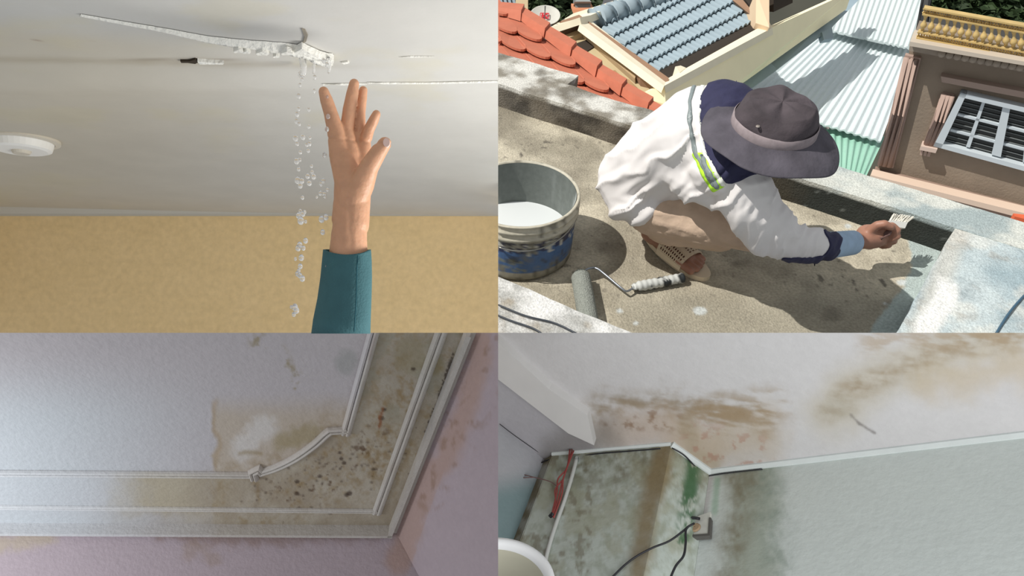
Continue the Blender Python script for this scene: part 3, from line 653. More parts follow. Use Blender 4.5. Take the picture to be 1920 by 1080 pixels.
# corrugated sheets
def sheet(name, quad, ds, n, m, label, amp=.009):
    a = [Q(*q, d) for q, d in zip(quad, ds)]; nrm = plane3(a[0], a[1], a[2]).n; nu = n * 6
    def f(u, v): return (a[0] * (1 - u) + a[1] * u) * (1 - v) + (a[3] * (1 - u) + a[2] * u) * v + nrm * amp * math.sin(u * n * 2 * math.pi)
    def cfn(P): return mix(s2l(m[0])[None], s2l(m[1])[None], fbm(P, 1.5, 4, len(label)))
    V, Fc, col = gridslab(f, nu, 14, -nrm * .02, cfn); return tag(mesh(name, V, Fc, mat('corrugated', rough=.45, nz=.04, attr=True), col=col, smooth=False), label, 'roof sheet')
sheet('corrugated_roof', [(1575, -30), (1750, -30), (1708, 90), (1548, 54)], (9.4, 9.2, 8.2, 8.5), 17, ((200, 212, 212), (214, 222, 220)), 'upper corrugated metal roof between the houses')
sheet('corrugated_roof', [(1535, 50), (1716, 90), (1652, 264), (1375, 184)], (8.75, 8.5, 7.2, 7.7), 20, ((206, 218, 220), (220, 228, 228)), 'wide middle corrugated metal roof, white in the sun')
sheet('corrugated_roof', [(1380, 172), (1660, 255), (1615, 350), (1480, 335)], (8.0, 7.5, 6.6, 6.9), 20, ((150, 196, 176), (164, 206, 188)), 'lower corrugated roof painted mint green')
fr = [[(1590, -8, 8.2), (1618, -8, 8.2), (1559, 52, 7.85), (1548, 40, 7.9)], [(1550, 38, 7.85), (1562, 50, 7.8), (1455, 132, 7.4), (1440, 118, 7.5)], [(1443, 116, 7.45), (1458, 130, 7.4), (1395, 176, 7.2), (1378, 165, 7.25)]]
fo = root('roof_flashing', Q(1500, 90, 7.6), 'grey blue metal flashing along the cream house wall', 'flashing')
fm = mat('flashing', (150, 168, 178), .5, nz=.1, ns=3)
for q in fr: V, Fc = prism([Q(*p) for p in q], FF * .06); mesh('flashing_sheet', V, Fc, fm, fo)
V, Fc = prism([Q(1541, 60, 7.7), Q(1560, 52, 7.72), (Q(1563, 72, 7.65)), Q(1545, 74, 7.62)], FF * .1); mesh('downpipe_elbow', V, Fc, fm, fo)

# right building
A0 = Q(1652, 318, 5.4); B0 = Q(1925, 376, 5.05); ZZ = np.array([0, 0, 1.])
PFc = plane3(A0, B0, A0 + ZZ); hd_ = B0 - A0; hd_[2] = 0; wl = np.linalg.norm(hd_); hd_ /= wl
def c2(x, y): return (1420 + x / 3.462, y / 3.462)
bd = root('taupe_house', A0, 'taupe rendered house with fluted pilasters and a white window at the right', 'house')
taupe = mat('taupe_render', (142, 128, 112), .9, nz=.1, ns=6, bump=.3); flute = mat('flute', (172, 148, 136), .85, nz=.08, ns=8)
def fp(name, pts, m, off, th, par=None):
    V, Fc = prism([PFc(x, y, off) for x, y in pts], -PFc.n * th); return mesh(name, V, Fc, m, par or bd)
fp('facade_wall', [(1712, 70), (1960, 120), (1960, 400), (1640, 335)], taupe, 0, .3)
def flutes(x0, y0, x1, y1, n, wdt, off):
    for i in range(n):
        s_ = i * wdt; V, Fc = tube([PFc(x0 + s_, y0 + s_ * .2, off), PFc(x1 + s_, y1 + s_ * .2, off)], .021, 8); mesh('pilaster_flute', V, Fc, flute, bd, smooth=True)
fp('pilaster', [(1698, 100), (1728, 106), (1676, 312), (1646, 306)], flute, .03, .04)
flutes(1702, 104, 1652, 304, 3, 8.5, .04)
fp('pilaster', [(1768, 172), (1790, 176), (1757, 270), (1733, 264)], flute, .03, .04)
flutes(1772, 172, 1738, 268, 3, 7, .04)
fp('pilaster_base', [(1730, 264), (1760, 270), (1757, 277), (1727, 271)], mat('base_light', (206, 184, 170), .8), .08, .08)
for i in range(3): fp('pilaster_foot', [(1729 + i * 7, 272 + i * 1.5), (1734 + i * 7, 273 + i * 1.5), (1731 + i * 7, 285 + i * 1.5), (1726 + i * 7, 284 + i * 1.5)], flute, .05, .05)
# hood moulding above the window
fp('hood_moulding', [(1766, 136), (1960, 172), (1960, 184), (1768, 147)], mat('hood', (158, 138, 126), .85), .06, .06)
# cornices and frieze
fp('frieze', [(1712, 62), (1960, 104), (1960, 130), (1708, 84)], mat('frieze', (150, 138, 124), .85, nz=.15, ns=10), .1, .12)
fp('cornice', [(1714, 58), (1960, 100), (1960, 107), (1712, 66)], mat('cornice', (196, 184, 168), .7), .18, .2)
for i in range(12):
    x = 1770 + i * 14.5; y = 88 + (x - 1770) * .17; V, Fc = lathe(PFc(x, y, .1), [(.001, .03), (.02, .025), (.026, 0)], 10, PFc.n); mesh('boss', V, Fc, MATS['frieze'], bd, smooth=True)
# ledge
fp('ledge', [(1640, 308), (1965, 387), (1965, 398), (1637, 315)], mat('ledge_top', (216, 192, 172), .8), .16, .09)
fp('ledge_face', [(1641, 314), (1965, 396), (1965, 424), (1637, 328)], mat('ledge_face', (150, 126, 112), .85, nz=.1, ns=8), .10, .12)
ev = A0 + ZZ * 3.3 - hd_ * .2; V, Fc = prism([ev - PFc.n * .2, ev + hd_ * 3.6 - PFc.n * .2, ev + hd_ * 3.6 + PFc.n * 1.3, ev + PFc.n * 1.3], ZZ * .15); mesh('added_shade_eave', V, Fc, taupe, bd)  # unseen eave added above the frame to shade the facade
# window
WQ = [(1804, 172), (1965, 210), (1965, 320), (1758, 264)]
wn = mesh('window_frame', *(lambda: ([], []))(), None, bd) if False else None
wm = mat('window_white', (196, 204, 208), .6); gl = mat('window_glass', (46, 48, 46), .15); bar = mat('window_bar', (120, 124, 124), .5)
def wq(u0, v0, u1, v1): return [bil(WQ, u0, v0), bil(WQ, u1, v0), bil(WQ, u1, v1), bil(WQ, u0, v1)]
w_ = root('window', PFc(*bil(WQ, .5, 1)), 'x', 'x'); del w_['category']; w_['label'] = 'white casement window with iron bars'; w_.parent = bd; w_.matrix_parent_inverse = Matrix.Translation(-Vector(bd.location))
for q in (wq(-.02, -.05, 1, .03), wq(-.02, .96, 1, 1.04), wq(-.02, -.05, .05, 1.04)): fp('frame_rail', q, wm, .06, .07, w_)
us = [(.05, .25), (.285, .485), (.57, .77), (.805, 1.0)]; vs = [(.03, .38), (.42, .69), (.73, .96)]
for u0, u1 in ((.25, .285), (.485, .57), (.77, .805)): fp('mullion', wq(u0, .05, u1, .93), wm, .045 if u1 - u0 > .06 else .03, .03, w_)
for v0, v1 in ((.38, .42), (.69, .73)): fp('glazing_bar', wq(.06, v0, 1, v1), wm, .03, .022, w_)
for u0, u1 in us:
    for v0, v1 in vs:
        fp('pane', wq(u0 - .01, v0 - .01, u1 + .01, v1 + .01), gl, .005, .02, w_)
for v in np.linspace(.08, .92, 11): fp('iron_bar', wq(.05, v, 1, v + .008), bar, .016, .008, w_)
# balcony railing
gold = mat('gilt', (204, 176, 116), .5, nz=.15, ns=12)
RQ = [(1737, 2), (1965, 42), (1965, 108), (1722, 62)]
bl = root('balcony_railing', PFc(1830, 80), 'gilt balcony railing of turned balusters above the taupe house', 'railing')
def rq(u0, v0, u1, v1): return [bil(RQ, u0, v0), bil(RQ, u1, v0), bil(RQ, u1, v1), bil(RQ, u0, v1)]
for v0, v1 in ((0, .05), (.19, .23), (.74, .78), (.92, .97)): fp('rail', rq(0, v0, 1, v1), gold, .12, .05, bl)
N_ = 17
for i in range(N_):
    u = (i + .5) / N_; a = PFc(*bil(RQ, u, .75), .10); e = PFc(*bil(RQ, u, .22), .10); pts = [a + (e - a) * t for t in np.linspace(0, 1, 11)]
    V, Fc = tube(pts, [.02, .010, .010, .018, .02, .015, .009, .008, .009, .013, .02], 8); mesh('baluster', V, Fc, gold, bl, smooth=True)
pr = []
for v0, v1 in ((.05, .19), (.78, .92)):
    n = 48
    for i in range(n):
        a, b_, c_, d_ = (PFc(*bil(RQ, i / n, v0), .1), PFc(*bil(RQ, (i + 1) / n, v0), .1), PFc(*bil(RQ, (i + 1) / n, v1), .1), PFc(*bil(RQ, i / n, v1), .1)); pr += [tube([a, c_], .006, 4), tube([b_, d_], .006, 4)]
V, Fc = join(pr); mesh('lattice_band', V, Fc, gold, bl)['kind'] = 'stuff'
V, Fc = prism([Q(1725, 62, 5.75), Q(1960, 105, 5.4), Q(1960, 60, 6.3), Q(1736, 20, 6.6)], (0, 0, -.15)); mesh('balcony_floor', V, Fc, mat('balcony', (60, 58, 54), .8), bl)
V, Fc = tube([Q(1740, -15, 5.9), Q(1727, 60, 5.75)], .04, 8); mesh('corner_post', V, Fc, mat('iron_dark', (40, 40, 40), .6), bl)

# ================================================================= PLACE 2 : the leaking ceiling (upper left)
place('leaking_ceiling_place', [-RR, UU])
HCe = .5; WD = 3.06
def ceil_u(x, d):      # sagging plaster boards
    px = PX0 + F0 * x / d; 
    s = HCe
    s -= .05 * math.exp(-((d - 1.72) / .30) ** 2) * (1 / (1 + math.exp((x + .12) * 6))) * .0
    s += .02 * math.sin((d - 1.1) * 2.4 + x * 1.0)
    s -= .022 * math.exp(-((d - 1.50 - .05 * x) / .10) ** 2) * (1 / (1 + math.exp((x + .25) * 9)))
    return s
def onc(px, py, off=0.):      # pixel to sagging ceiling
    d = HCe * F0 / (PY0 - py)
    for _ in range(12): d = ceil_u((px - PX0) / F0 * d, d) * F0 / (PY0 - py)
    return cf((px - PX0) / F0 * d, ceil_u((px - PX0) / F0 * d, d) - off, d)
def ccol(P):
    c = np.tile(s2l((204, 202, 197)), (len(P), 1)); px, py, d = proj(P)
    c = mix(c, s2l((196, 186, 166))[None], sst(700, 100, px + (py - 200) * .3) * sst(60, 110, py + (px * -.14 + 60) * .6) * .7)  # taupe below the crack at left: shading of the sag put into the colour
    y = sst(.55, .7, fb2(px / 180, py / 50, 1, 4, 2)) * .25; c = mix(c, s2l((206, 196, 160))[None], y)
    k = sst(16, 0, np.abs(py - 120 - (px - 434) * .02) + 10 * fb2(px / 60, py / 20, 1, 3, 5)) * sst(760, 500, px); c = mix(c, s2l((150, 134, 104))[None], k * .45)
    k = sst(5, 0, np.abs(py - 112) - 1 + 3 * fb2(px / 30, py / 8, 1, 3, 8)) * sst(160, 330, px) * sst(520, 380, px); c = mix(c, s2l((120, 100, 78))[None], k * .5)
    for a, b_ in ((72, 76), (133, 76), (177, 76)): k = sst(9, 2, np.hypot((px - a), (py - b_) * 5)); c = mix(c, s2l((140, 108, 90))[None], k * .5)
    return c
def cfun(u, v): x = -2.3 + 2.32 * u; d = .75 + (WD - .75 + .02) * v ** 1.3; return cf(x, ceil_u(x, d), d)
V, Fc, col = gridslab(cfun, 210, 230, UU * .05, ccol)
plaster = mat('plaster', rough=.85, nz=.04, ns=8, bump=.08, bs=30, attr=True)
cg = mesh('ceiling', V, Fc, plaster, col=col, smooth=False); tag(cg, 'sagging off white plaster ceiling of the leaking room', kind='structure')
cg.data.polygons.foreach_set('use_smooth', [True] * len(cg.data.polygons))
V, Fc, col = gridslab(lambda u, v: cf(-2.3 + 2.32 * u, .6 - 1.2 * v, WD), 150, 60, FF * .06, lambda P: mix(s2l((234, 206, 154))[None], s2l((242, 214, 164))[None], fbm(P, 20, 4, 3)))
tag(mesh('wall_back', V, Fc, mat('wallpaper', rough=.9, nz=.08, ns=45, bump=.15, bs=60, attr=True), col=col), 'ochre brown papered wall under the leaking ceiling', kind='structure')
def coving(name, label, u_lo, u_hi, dep):
    pts = []
    for x in (-2.3, .02):
        for (du, dd_2) in ((u_hi, 0), (u_hi, -dep), (u_hi - .01, -dep), ((u_hi + u_lo) / 2, -dep * .55), (u_lo + .008, -dep * .25), (u_lo, -dep * .25), (u_lo, 0)): pts.append(cf(x, du, WD + dd_2))
    n = 7; Fc = [tuple(range(n)), tuple(range(2 * n - 1, n - 1, -1))] + [(i, (i + 1) % n, n + (i + 1) % n, n + i) for i in range(n)]
    return tag(mesh(name, pts, Fc, mat('cornice_grey', (198, 194, 184), .8)), label, kind='structure')
cz = ceil_u(-1, WD - .05)
tag(mesh('wall_left', *prism([cf(-2.32, -.1, .9), cf(-2.32, -.1, WD + .05), cf(-2.32, .55, WD + .05), cf(-2.32, .55, .9)], -RR * .05), MATS['wallpaper'], col=np.tile(s2l((210, 184, 140)), (8, 1))), 'ochre side wall of the leaking room', kind='structure')  # side wall out of frame, added to block ambient light from the ceiling
coving('trim_2', 'pale grey cornice between ceiling and ochre wall', .478, .53, .05)
# torn plaster layer along the crack
crack = [(150, 26), (220, 38), (280, 48), (330, 57), (380, 67), (434, 74), (475, 79), (520, 83), (556, 88), (575, 92), (600, 102), (622, 106)]
white_pl = mat('torn_plaster', (244, 242, 234), .9, bump=.6, bs=120, nz=.05)
cr = root('plaster_crack', onc(400, 72, .0), 'torn white plaster edge running across the ceiling to the leak', 'crack')
P2 = spline([np.array([x, y, 0.]) for x, y in crack], 10); V = []; Fc = []; n = len(P2)
R = random.Random(4)
for i, p in enumerate(P2):
    t = i / (n - 1); wdt = .8 + 6.5 * sst(.15, .9, np.array([t]))[0]; jit = (float(fb2(np.array([i * .22]), np.array([1.]), 1, 3, 3)[0]) - .5) * 2 * (.3 + 3.4 * t)
    up_ = onc(p[0] + 2, p[1] - wdt * .9 + jit * .3, .001); mid_ = onc(p[0], p[1] - wdt * .1 + jit * .4, .004 + .010 * t + .004 * float(fb2(np.array([i * .3]), np.array([5.]), 1, 3, 6)[0]) * t); lo_ = onc(p[0] - 1, p[1] + wdt * .55 + jit, .004 + .012 * t + .004 * float(fb2(np.array([i * .3]), np.array([9.]), 1, 3, 6)[0]) * t); bk_ = onc(p[0], p[1] + wdt * .8, -.004)
    V += [up_, mid_, lo_, bk_]
for i in range(n - 1):
    for k in range(3): Fc.append((i * 4 + k, i * 4 + k + 1, i * 4 + k + 5, i * 4 + k + 4))
mesh('torn_edge', V, Fc, white_pl, cr, smooth=True)
V, Fc = prism([onc(x, y, .014) for x, y in ((552, 84), (568, 92), (600, 107), (624, 109), (626, 101), (600, 93), (576, 82), (566, 76), (560, 80))], UU * .012); mesh('hanging_flake', V, Fc, white_pl, cr)
V, Fc = prism([onc(x, y, .003) for x, y in ((566, 52), (572, 54), (577, 64), (574, 75), (568, 78), (571, 66))], UU * .01); mesh('dark_split', V, Fc, mat('split_grey', (150, 142, 128), .9), cr)
for k, (x, y, s) in enumerate(((447, 80, 6), (462, 82, 5), (492, 84, 8), (518, 90, 4), (538, 84, 7))):
    V, Fc = prism([onc(x + s * 1.6 * math.cos(t), y + s * .45 * math.sin(t) * (1 + .3 * math.sin(3 * t)), .016) for t in np.linspace(0, 2 * math.pi, 9)[:-1]], UU * .01); mesh('flake', V, Fc, white_pl, cr)
# second small split to the left, board seam to the right
sp = root('ceiling_split', onc(365, 112, 0), 'small dark hole with a peeled white lip in the ceiling left of the leak', 'hole')
V, Fc = prism([onc(x, y, .004) for x, y in ((338, 111), (355, 111), (366, 108), (373, 112), (366, 116), (352, 114), (340, 114))], UU * .006); mesh('hole', V, Fc, mat('hole_dark', (58, 48, 36), .9), sp)
V, Fc = prism([onc(x, y, .006) for x, y in ((370, 109), (392, 111), (420, 113), (418, 115), (390, 115), (374, 115))], UU * .006); mesh('peeled_lip', V, Fc, white_pl, sp)
seam = root('board_seam', onc(780, 154, 0), 'thin white seam between ceiling boards right of the raised hand', 'seam')
for seg in ([(606, 156.5), (640, 156), (688, 155)], [(690, 153.5), (720, 154), (800, 154), (934, 151)]):
    pts = [onc(x, y, .002) for x, y in seg]; V, Fc = tube(pts, .0022, 6); mesh('seam_bead', V, Fc, white_pl, seam)
V, Fc = tube([onc(748, 106, .001), onc(770, 105, .001), onc(815, 105, .001)], [.0005, .002, .0005], 6); mesh('seam_bead', V, Fc, white_pl, seam)
V, Fc = prism([onc(x, y, .003) for x, y in ((640, 115), (652, 113), (655, 116), (645, 118))], UU * .004); mesh('seam_chip', V, Fc, white_pl, seam)
# ceiling fixture
fx = root('smoke_detector', onc(45, 262, 0), 'round white detector fitting on the ceiling at the left edge', 'detector')
fc = onc(40, 262, 0); V, Fc = lathe(fc, [(.001, -.03), (.062, -.03), (.072, -.026), (.078, -.004), (.078, .01)], 36, UU); mesh('housing', V, Fc, mat('detector_white', (246, 244, 238), .5), fx, smooth=False)
V, Fc = lathe(fc, [(.078, -.008), (.092, -.006), (.092, .01)], 36, UU); mesh('base_ring', V, Fc, mat('detector_ring', (214, 206, 190), .6), fx)
V, Fc = lathe(fc - UU * .03, [(.001, -.008), (.02, -.008), (.024, 0)], 20, UU); mesh('sensor_cap', V, Fc, MATS['detector_ring'], fx)

# the arm
S = 1.25
def hp_(x, y, d=0.): return Q(x, y, S + d)
pr = root('person', Q(655, 624, 1.25), 'raised arm and open hand in a teal sleeve reaching for dripping water', 'person')
skin2 = mat('fair_skin', (214, 162, 128), .45, nz=.08, ns=60, bump=.15, bs=120, sss=.15)
def px(r): return r * S / F0
arm = []
def ch(pts, rs):
    for a in range(len(pts) - 1): arm.append((hp_(*pts[a]), hp_(*pts[a + 1]), px(rs[a]), px(rs[a + 1])))
ch([(650, 640), (652, 500), (655, 440), (657, 405)], [40, 37, 33, 30]); arm.append((hp_(640, 620), hp_(643, 440), px(28), px(22)))
ch([(662, 420), (665, 385), (670, 350)], [30, 29, 26])
ch([(650, 410), (646, 370), (645, 340)], [28, 20, 18]); ch([(655, 380), (655, 345), (648, 300)], [28, 27, 20])
ch([(648, 345, .0), (636, 290, 0), (629, 245, 0), (620, 212, -.005), (612, 187, -.012), (607, 172, -.018)], [20, 19, 15.5, 13, 12, 9.5])       # little-finger side, longest to the left
ch([(660, 345, .01), (655, 290, .012), (650, 245, .015), (655, 205, .01), (661, 175, .004), (664, 157, 0)], [21, 20, 13.5, 12.5, 11.5, 9.5])
ch([(668, 340, .02), (672, 290, .025), (674, 250, .03), (675, 210, .028), (679, 182, .024), (681, 169, .02)], [20, 18, 12, 10.5, 9.5, 8])
ch([(670, 345, .02), (680, 300, .025), (684, 268, .022), (692, 242, .016), (701, 225, .01), (706, 214, .006)], [22, 17, 12, 10.5, 9.5, 8])
ch([(662, 378, -.005), (678, 345, -.01), (692, 313, -.02), (709, 286, -.028), (722, 269, -.032)], [26, 24, 18, 15, 12])
arm.append((hp_(652, 300, .018), hp_(672, 310, .02), px(22), px(20)))
def adisp(P):
    x, y, d = proj(P); return -.0012 * np.exp(-((y - 262 - (x - 650) * .1) / 3) ** 2) * (y < 300) - .001 * np.exp(-((x - 656 - (y - 420) * .05) / 5) ** 2) * (y > 370) + (fbm(P, 60, 2) - .5) * .0008
me = blob(arm, .0017, 3, adisp); link('body', me, skin2, pr)
nail = prism([hp_(724.5 + 6.3 * math.cos(t), 267 + 8.5 * math.sin(t), -.0425) for t in np.linspace(0, 2 * math.pi, 14)[:-1]], FF * .006)
mesh('thumb_nail', *nail, mat('nail', (240, 206, 194), .25), pr)
# sleeve
teal = mat('teal_cloth', (64, 106, 112), .85, nz=.08, ns=40, bump=.25, bs=300)
secs = [(468, 608, 693), (472, 607, 693), (490, 605, 694), (520, 603, 695), (560, 598, 695), (600, 590, 694), (640, 583, 693)]
V = []; Fc = []; n = 96
for k, (y, xl, xr) in enumerate(secs):
    for q in range(n):
        t = 2 * math.pi * q / n; cx_ = (xl + xr) / 2; hw = (xr - xl) / 2
        dy = 0
        if k < 3: xx = math.cos(t); dy = (10 * (1 - xx * xx) * (math.sin(t) < 0) * (1 - k * .25) + 4 * xx * (k == 0) * 0)
        wr_ = 1 + .02 * math.sin(5 * t + k)
        V.append(hp_(cx_ + hw * math.cos(t) * wr_, y + dy, px(hw * .9) * math.sin(t)))
for k in range(len(secs) - 1):
    for q in range(n): Fc.append((k * n + q, k * n + (q + 1) % n, (k + 1) * n + (q + 1) % n, (k + 1) * n + q))
o = mesh('sleeve', V, Fc, teal, pr, smooth=True, recalc=False); md = o.modifiers.new('t', 'SOLIDIFY'); md.thickness = .002;  o['label'] = 'teal sleeve with a stitched seam'
V, Fc = tube([hp_(671, 479, -px(39)), hp_(669, 500, -px(42)), hp_(668, 560, -px(46)), hp_(664, 622, -px(49))], .0011, 6); mesh('sleeve_seam', V, Fc, mat('teal_dark', (40, 88, 98), .9), pr)

# water
glass = bpy.data.materials.new('water'); glass.use_nodes = True; b_ = glass.node_tree.nodes['Principled BSDF']
b_.inputs['Base Color'].default_value = (1, 1, 1, 1); b_.inputs['Roughness'].default_value = .03; b_.inputs['Transmission Weight'].default_value = .8; b_.inputs['IOR'].default_value = 1.33; b_.inputs['Specular IOR Level'].default_value = 1.
bm = bmesh.new(); bmesh.ops.create_uvsphere(bm, u_segments=12, v_segments=8, radius=1)
for v in bm.verts: v.co = Vector((v.co.x, v.co.y, v.co.z * (1.25 if v.co.z > 0 else .95)))
dm = bpy.data.meshes.new('water_drop'); bm.to_mesh(dm); bm.free(); dm.materials.append(glass); dm.polygons.foreach_set('use_smooth', [True] * len(dm.polygons))
ROT = Matrix((RR, FF, UU)).transposed().to_euler()
streams = [('clear water drop falling in the dense stream left of the hand', 'drops of the left stream', .06,
            [(563, 140, 4), (566, 150, 3), (560, 181, 4), (562, 160, 3), (557, 215, 4), (560, 205, 3), (556, 228, 4), (561, 233, 3), (554, 260, 4.5), (568, 258, 4), (557, 270, 3), (563, 286, 3), (556, 303, 4.5), (562, 300, 3), (560, 318, 3), (558, 339, 5), (566, 340, 4), (563, 349, 4), (567, 371, 3), (563, 396, 3), (560, 405, 4.5), (568, 402, 4), (564, 415, 5.5), (571, 398, 3), (573, 416, 2.5), (573, 452, 4), (562, 460, 4.5), (559, 466, 4.5), (569, 466, 3.5), (565, 484, 4.5), (554, 486, 2.5), (563, 500, 4), (558, 514, 4), (562, 517, 4), (567, 523, 4.5), (560, 508, 3), (553, 577, 5), (556, 583, 4.5), (551, 590, 3.5), (546, 576, 2.5)]),
           ('clear water drop in the thin stream between the dense stream and the hand', 'drops of the middle stream', .05,
            [(588, 125, 3), (590, 146, 3.5), (589, 171, 3), (579, 206, 3), (579, 238, 3), (580, 270, 3.5), (575, 272, 3), (578, 283, 3), (581, 259, 2.5), (577, 331, 4), (585, 323, 3), (588, 332, 4), (580, 344, 4), (584, 312, 2.5), (594, 370, 2)]),
           ('clear water drop in the stream running past the raised fingers and sleeve', 'drops of the right stream', -.09,
            [(607, 115, 3.5), (613, 122, 3.5), (606, 340, 4), (602, 345, 3.5), (608, 364, 3.5), (614, 356, 3), (601, 363, 3.5), (609, 369, 2.5), (603, 412, 5), (611, 408, 4.5), (605, 436, 4), (613, 182, 3.5), (615, 219, 3.5), (613, 243, 3.5), (609, 292, 3.5), (608, 289, 2.5), (615, 483, 3), (614, 500, 4), (619, 502, 3.5), (614, 527, 3.5), (614, 617, 2.5)])]
for lb, gr, dz, dr in streams:
    for x, y, r_ in dr:
        dd3 = 1.32 + dz; o = bpy.data.objects.new('water_drop', dm); CUR['col'].objects.link(o); o.location = Vector(Q(x, y, dd3)); o.rotation_euler = ROT
        s_ = r_ * 1.12 * dd3 / F0; o.scale = (s_, s_, s_ * 1.15); tag(o, lb, 'water drop', gr)
for lb, pts, rs in (('short clear water sheet leaving the crack above the dense stream', [(566, 94), (567, 110), (569, 128), (566, 145)], [5, 7, 6, 2]), ('thin clear trickle under the torn flake', [(590, 104), (589, 120), (588, 138)], [3, 2.4, 2]), ('faint water trickle at the tip of the torn flake', [(615, 108), (618, 122), (616, 138)], [4, 3, 1])):
    V, Fc = tube(spline([Q(x, y, 1.34) for x, y in pts], 5), [rs[min(len(rs) - 1, int(i / 5))] * 1.34 / F0 for i in range((len(pts) - 1) * 5 + 1)], 10); tag(mesh('water_trickle', V, Fc, glass, smooth=True), lb, 'water')

# ================================================================= PLACE 3 : mouldy ceiling with mouldings (lower left)
place('mouldy_ceiling_place', [-RR, -UU])
D1 = RR * -643 + UU * -1481 + FF * 1400; D1 /= np.linalg.norm(D1)
NB = np.cross(RR, D1); NB /= np.linalg.norm(NB)
if NB @ FF > 0: NB = -NB                       # NB points down, out of the ceiling
CB = Q(737, 990, 2.2)
PCB = plane3(CB, CB + RR, CB + D1)
def stain_noise(px, py, s, seed): return fb2(px, py, 1 / s, 5, seed)
def bcol(P):
    px, py, d = proj(P); c = np.tile(s2l((180, 172, 174)), (len(P), 1)) * (.97 + .06 * fb2(px, py, .05, 3)[:, None])
    lit_left = sst(520, 60, px) * sst(640, 800, py); c = mix(c, s2l((192, 198, 202))[None], lit_left * .7)  # cool brightness of the lamp at left put into the ceiling colour
    wob = (stain_noise(px, py, 46, 3) - .5) * 60; wob2 = (stain_noise(px, py, 16, 7) - .5) * 34
    # broad damp field around the corner, with shade painted in at the right
    edge = np.minimum(px - 398 - np.clip((700 - py), 0, 200) * .55, 2000) + wob * .5
    m = sst(-4, 8, edge) * sst(730, 790, py + wob * .2) ; c = mix(c, s2l((178, 162, 142))[None], m * .75)
    m = sst(8, 0, np.abs(edge - 6)) * sst(740, 760, py) * sst(890, 870, py); c = mix(c, s2l((160, 138, 112))[None], m * .6)
    band = ~inpoly(px, py, [(-200, 500), (734, 500), (652, 806), (620, 808), (590, 832), (556, 856), (520, 874), (484, 886), (478, 888), (-200, 884)]); m = sst(130, 480, px + wob * 1.2) * band; c = mix(c, mix(s2l((170, 160, 144))[None], s2l((148, 134, 114))[None], sst(.35, .65, stain_noise(px, py, 60, 29))), m * .8)
    m = sst(600, 680, px) * band * sst(900, 760, py); c = mix(c, s2l((156, 146, 130))[None], m * .5)  # right end of the band darkened brown, shade put into the stain colour
    m = sst(.5, .75, stain_noise(px, py, 9, 31)) * sst(480, 560, px) * band * sst(990, 900, py); c = mix(c, s2l((140, 116, 76))[None], m * .5)
    m = sst(0, 30, 60 - np.abs(py - 918) + wob) * sst(180, 300, px + wob2 * 2) * sst(470, 300, px) * (py > 884); c = mix(c, s2l((168, 150, 104))[None], m * .5)
    # yellow brown mould patches
    m = sst(.46, .7, stain_noise(px, py, 26, 11) * .6 + stain_noise(px, py, 8, 12) * .4) * sst(130, 0, segd(px, py, [(470, 930), (560, 905), (640, 850), (700, 860), (780, 700)]) ) ; c = mix(c, s2l((132, 106, 62))[None], m * .75)
    m = sst(.56, .68, stain_noise(px, py, 15, 13) * .7 + stain_noise(px, py, 5, 14) * .3) * sst(70, 0, segd(px, py, [(530, 930), (600, 905), (660, 870), (700, 830)])); c = mix(c, s2l((84, 56, 28))[None], m * .9)
    m = sst(.56, .66, stain_noise(px, py, 26, 17)) * sst(34, 8, segd(px, py, [(490, 640), (520, 670), (545, 710), (548, 740)]) + wob2 * .5); c = mix(c, s2l((140, 124, 84))[None], m * .7)
    m = sst(34, 8, segd(px, py, [(455, 840), (480, 815), (500, 800)]) + wob2); c = mix(c, s2l((216, 214, 216))[None], m * .45)
    m = sst(26, 6, segd(px, py, [(555, 815), (585, 812), (530, 828)]) + wob2 * .8); c = mix(c, s2l((150, 134, 100))[None], m * .7)
    m = sst(8, 0, segd(px, py, [(450, 850), (470, 848), (490, 850)]) + wob2 * .3); c = mix(c, s2l((140, 118, 78))[None], m * .6)
    m = sst(.5, .62, stain_noise(px, py, 40, 19)) * band * sst(810, 770, py); c = mix(c, s2l((140, 134, 116))[None], m * .55)
    m = sst(40, 18, np.hypot(px - 770, (py - 665) * .8) + wob2 * .4); c = mix(c, s2l((140, 128, 100))[None], m * .6)
    m = sst(26, 10, np.hypot(px - 815, (py - 682)) + wob2 * .4); c = mix(c, s2l((138, 124, 88))[None], m * .6)
    m = sst(30, 12, np.hypot(px - 650, (py - 680)) + wob2 * .6); c = mix(c, s2l((140, 142, 138))[None], m * .5)
    R = random.Random(9)
    for i in range(95):
        a = R.random(); x = 520 + 200 * a + R.gauss(0, 46); y = 930 - 90 * a + R.gauss(0, 28); r_ = R.choice((.8, 1.2, 1.8, 2.4))
        if i < 12: x, y, r_ = [(557, 903, 4), (556, 925, 4), (600, 893, 3.5), (640, 860, 3.5), (645, 868, 4), (700, 880, 3), (655, 925, 5), (650, 928, 4), (720, 768, 4), (715, 784, 5), (775, 692, 4), (637, 849, 3)][i]
        k = (np.abs(px - x) < 12) & (np.abs(py - y) < 12)
        if k.any(): mm = np.zeros(len(px)); mm[k] = sst(r_ + 2.2, r_ - 1, np.hypot(px[k] - x, (py[k] - y) * 1.3)); c = mix(c, s2l((58, 36, 20))[None], mm * (.8 if i < 12 else .55))
    m = sst(4, 1, segd(px, py, [(850, 665), (838, 700), (822, 750), (812, 775), (800, 810)]) + (fb2(px, py, .3, 2) - .5) * 8); c = mix(c, s2l((48, 34, 24))[None], m * .85)
    m = sst(4, 1, segd(px, py, [(700, 636), (692, 670), (690, 680)]) + (fb2(px, py, .2, 2) - .5) * 6); c = mix(c, s2l((110, 68, 36))[None], m * .8)
    m = sst(5, 1, segd(px, py, [(718, 765), (713, 785), (712, 800)]) + (fb2(px, py, .2, 2) - .5) * 6); c = mix(c, s2l((130, 76, 34))[None], m * .8)
    return c
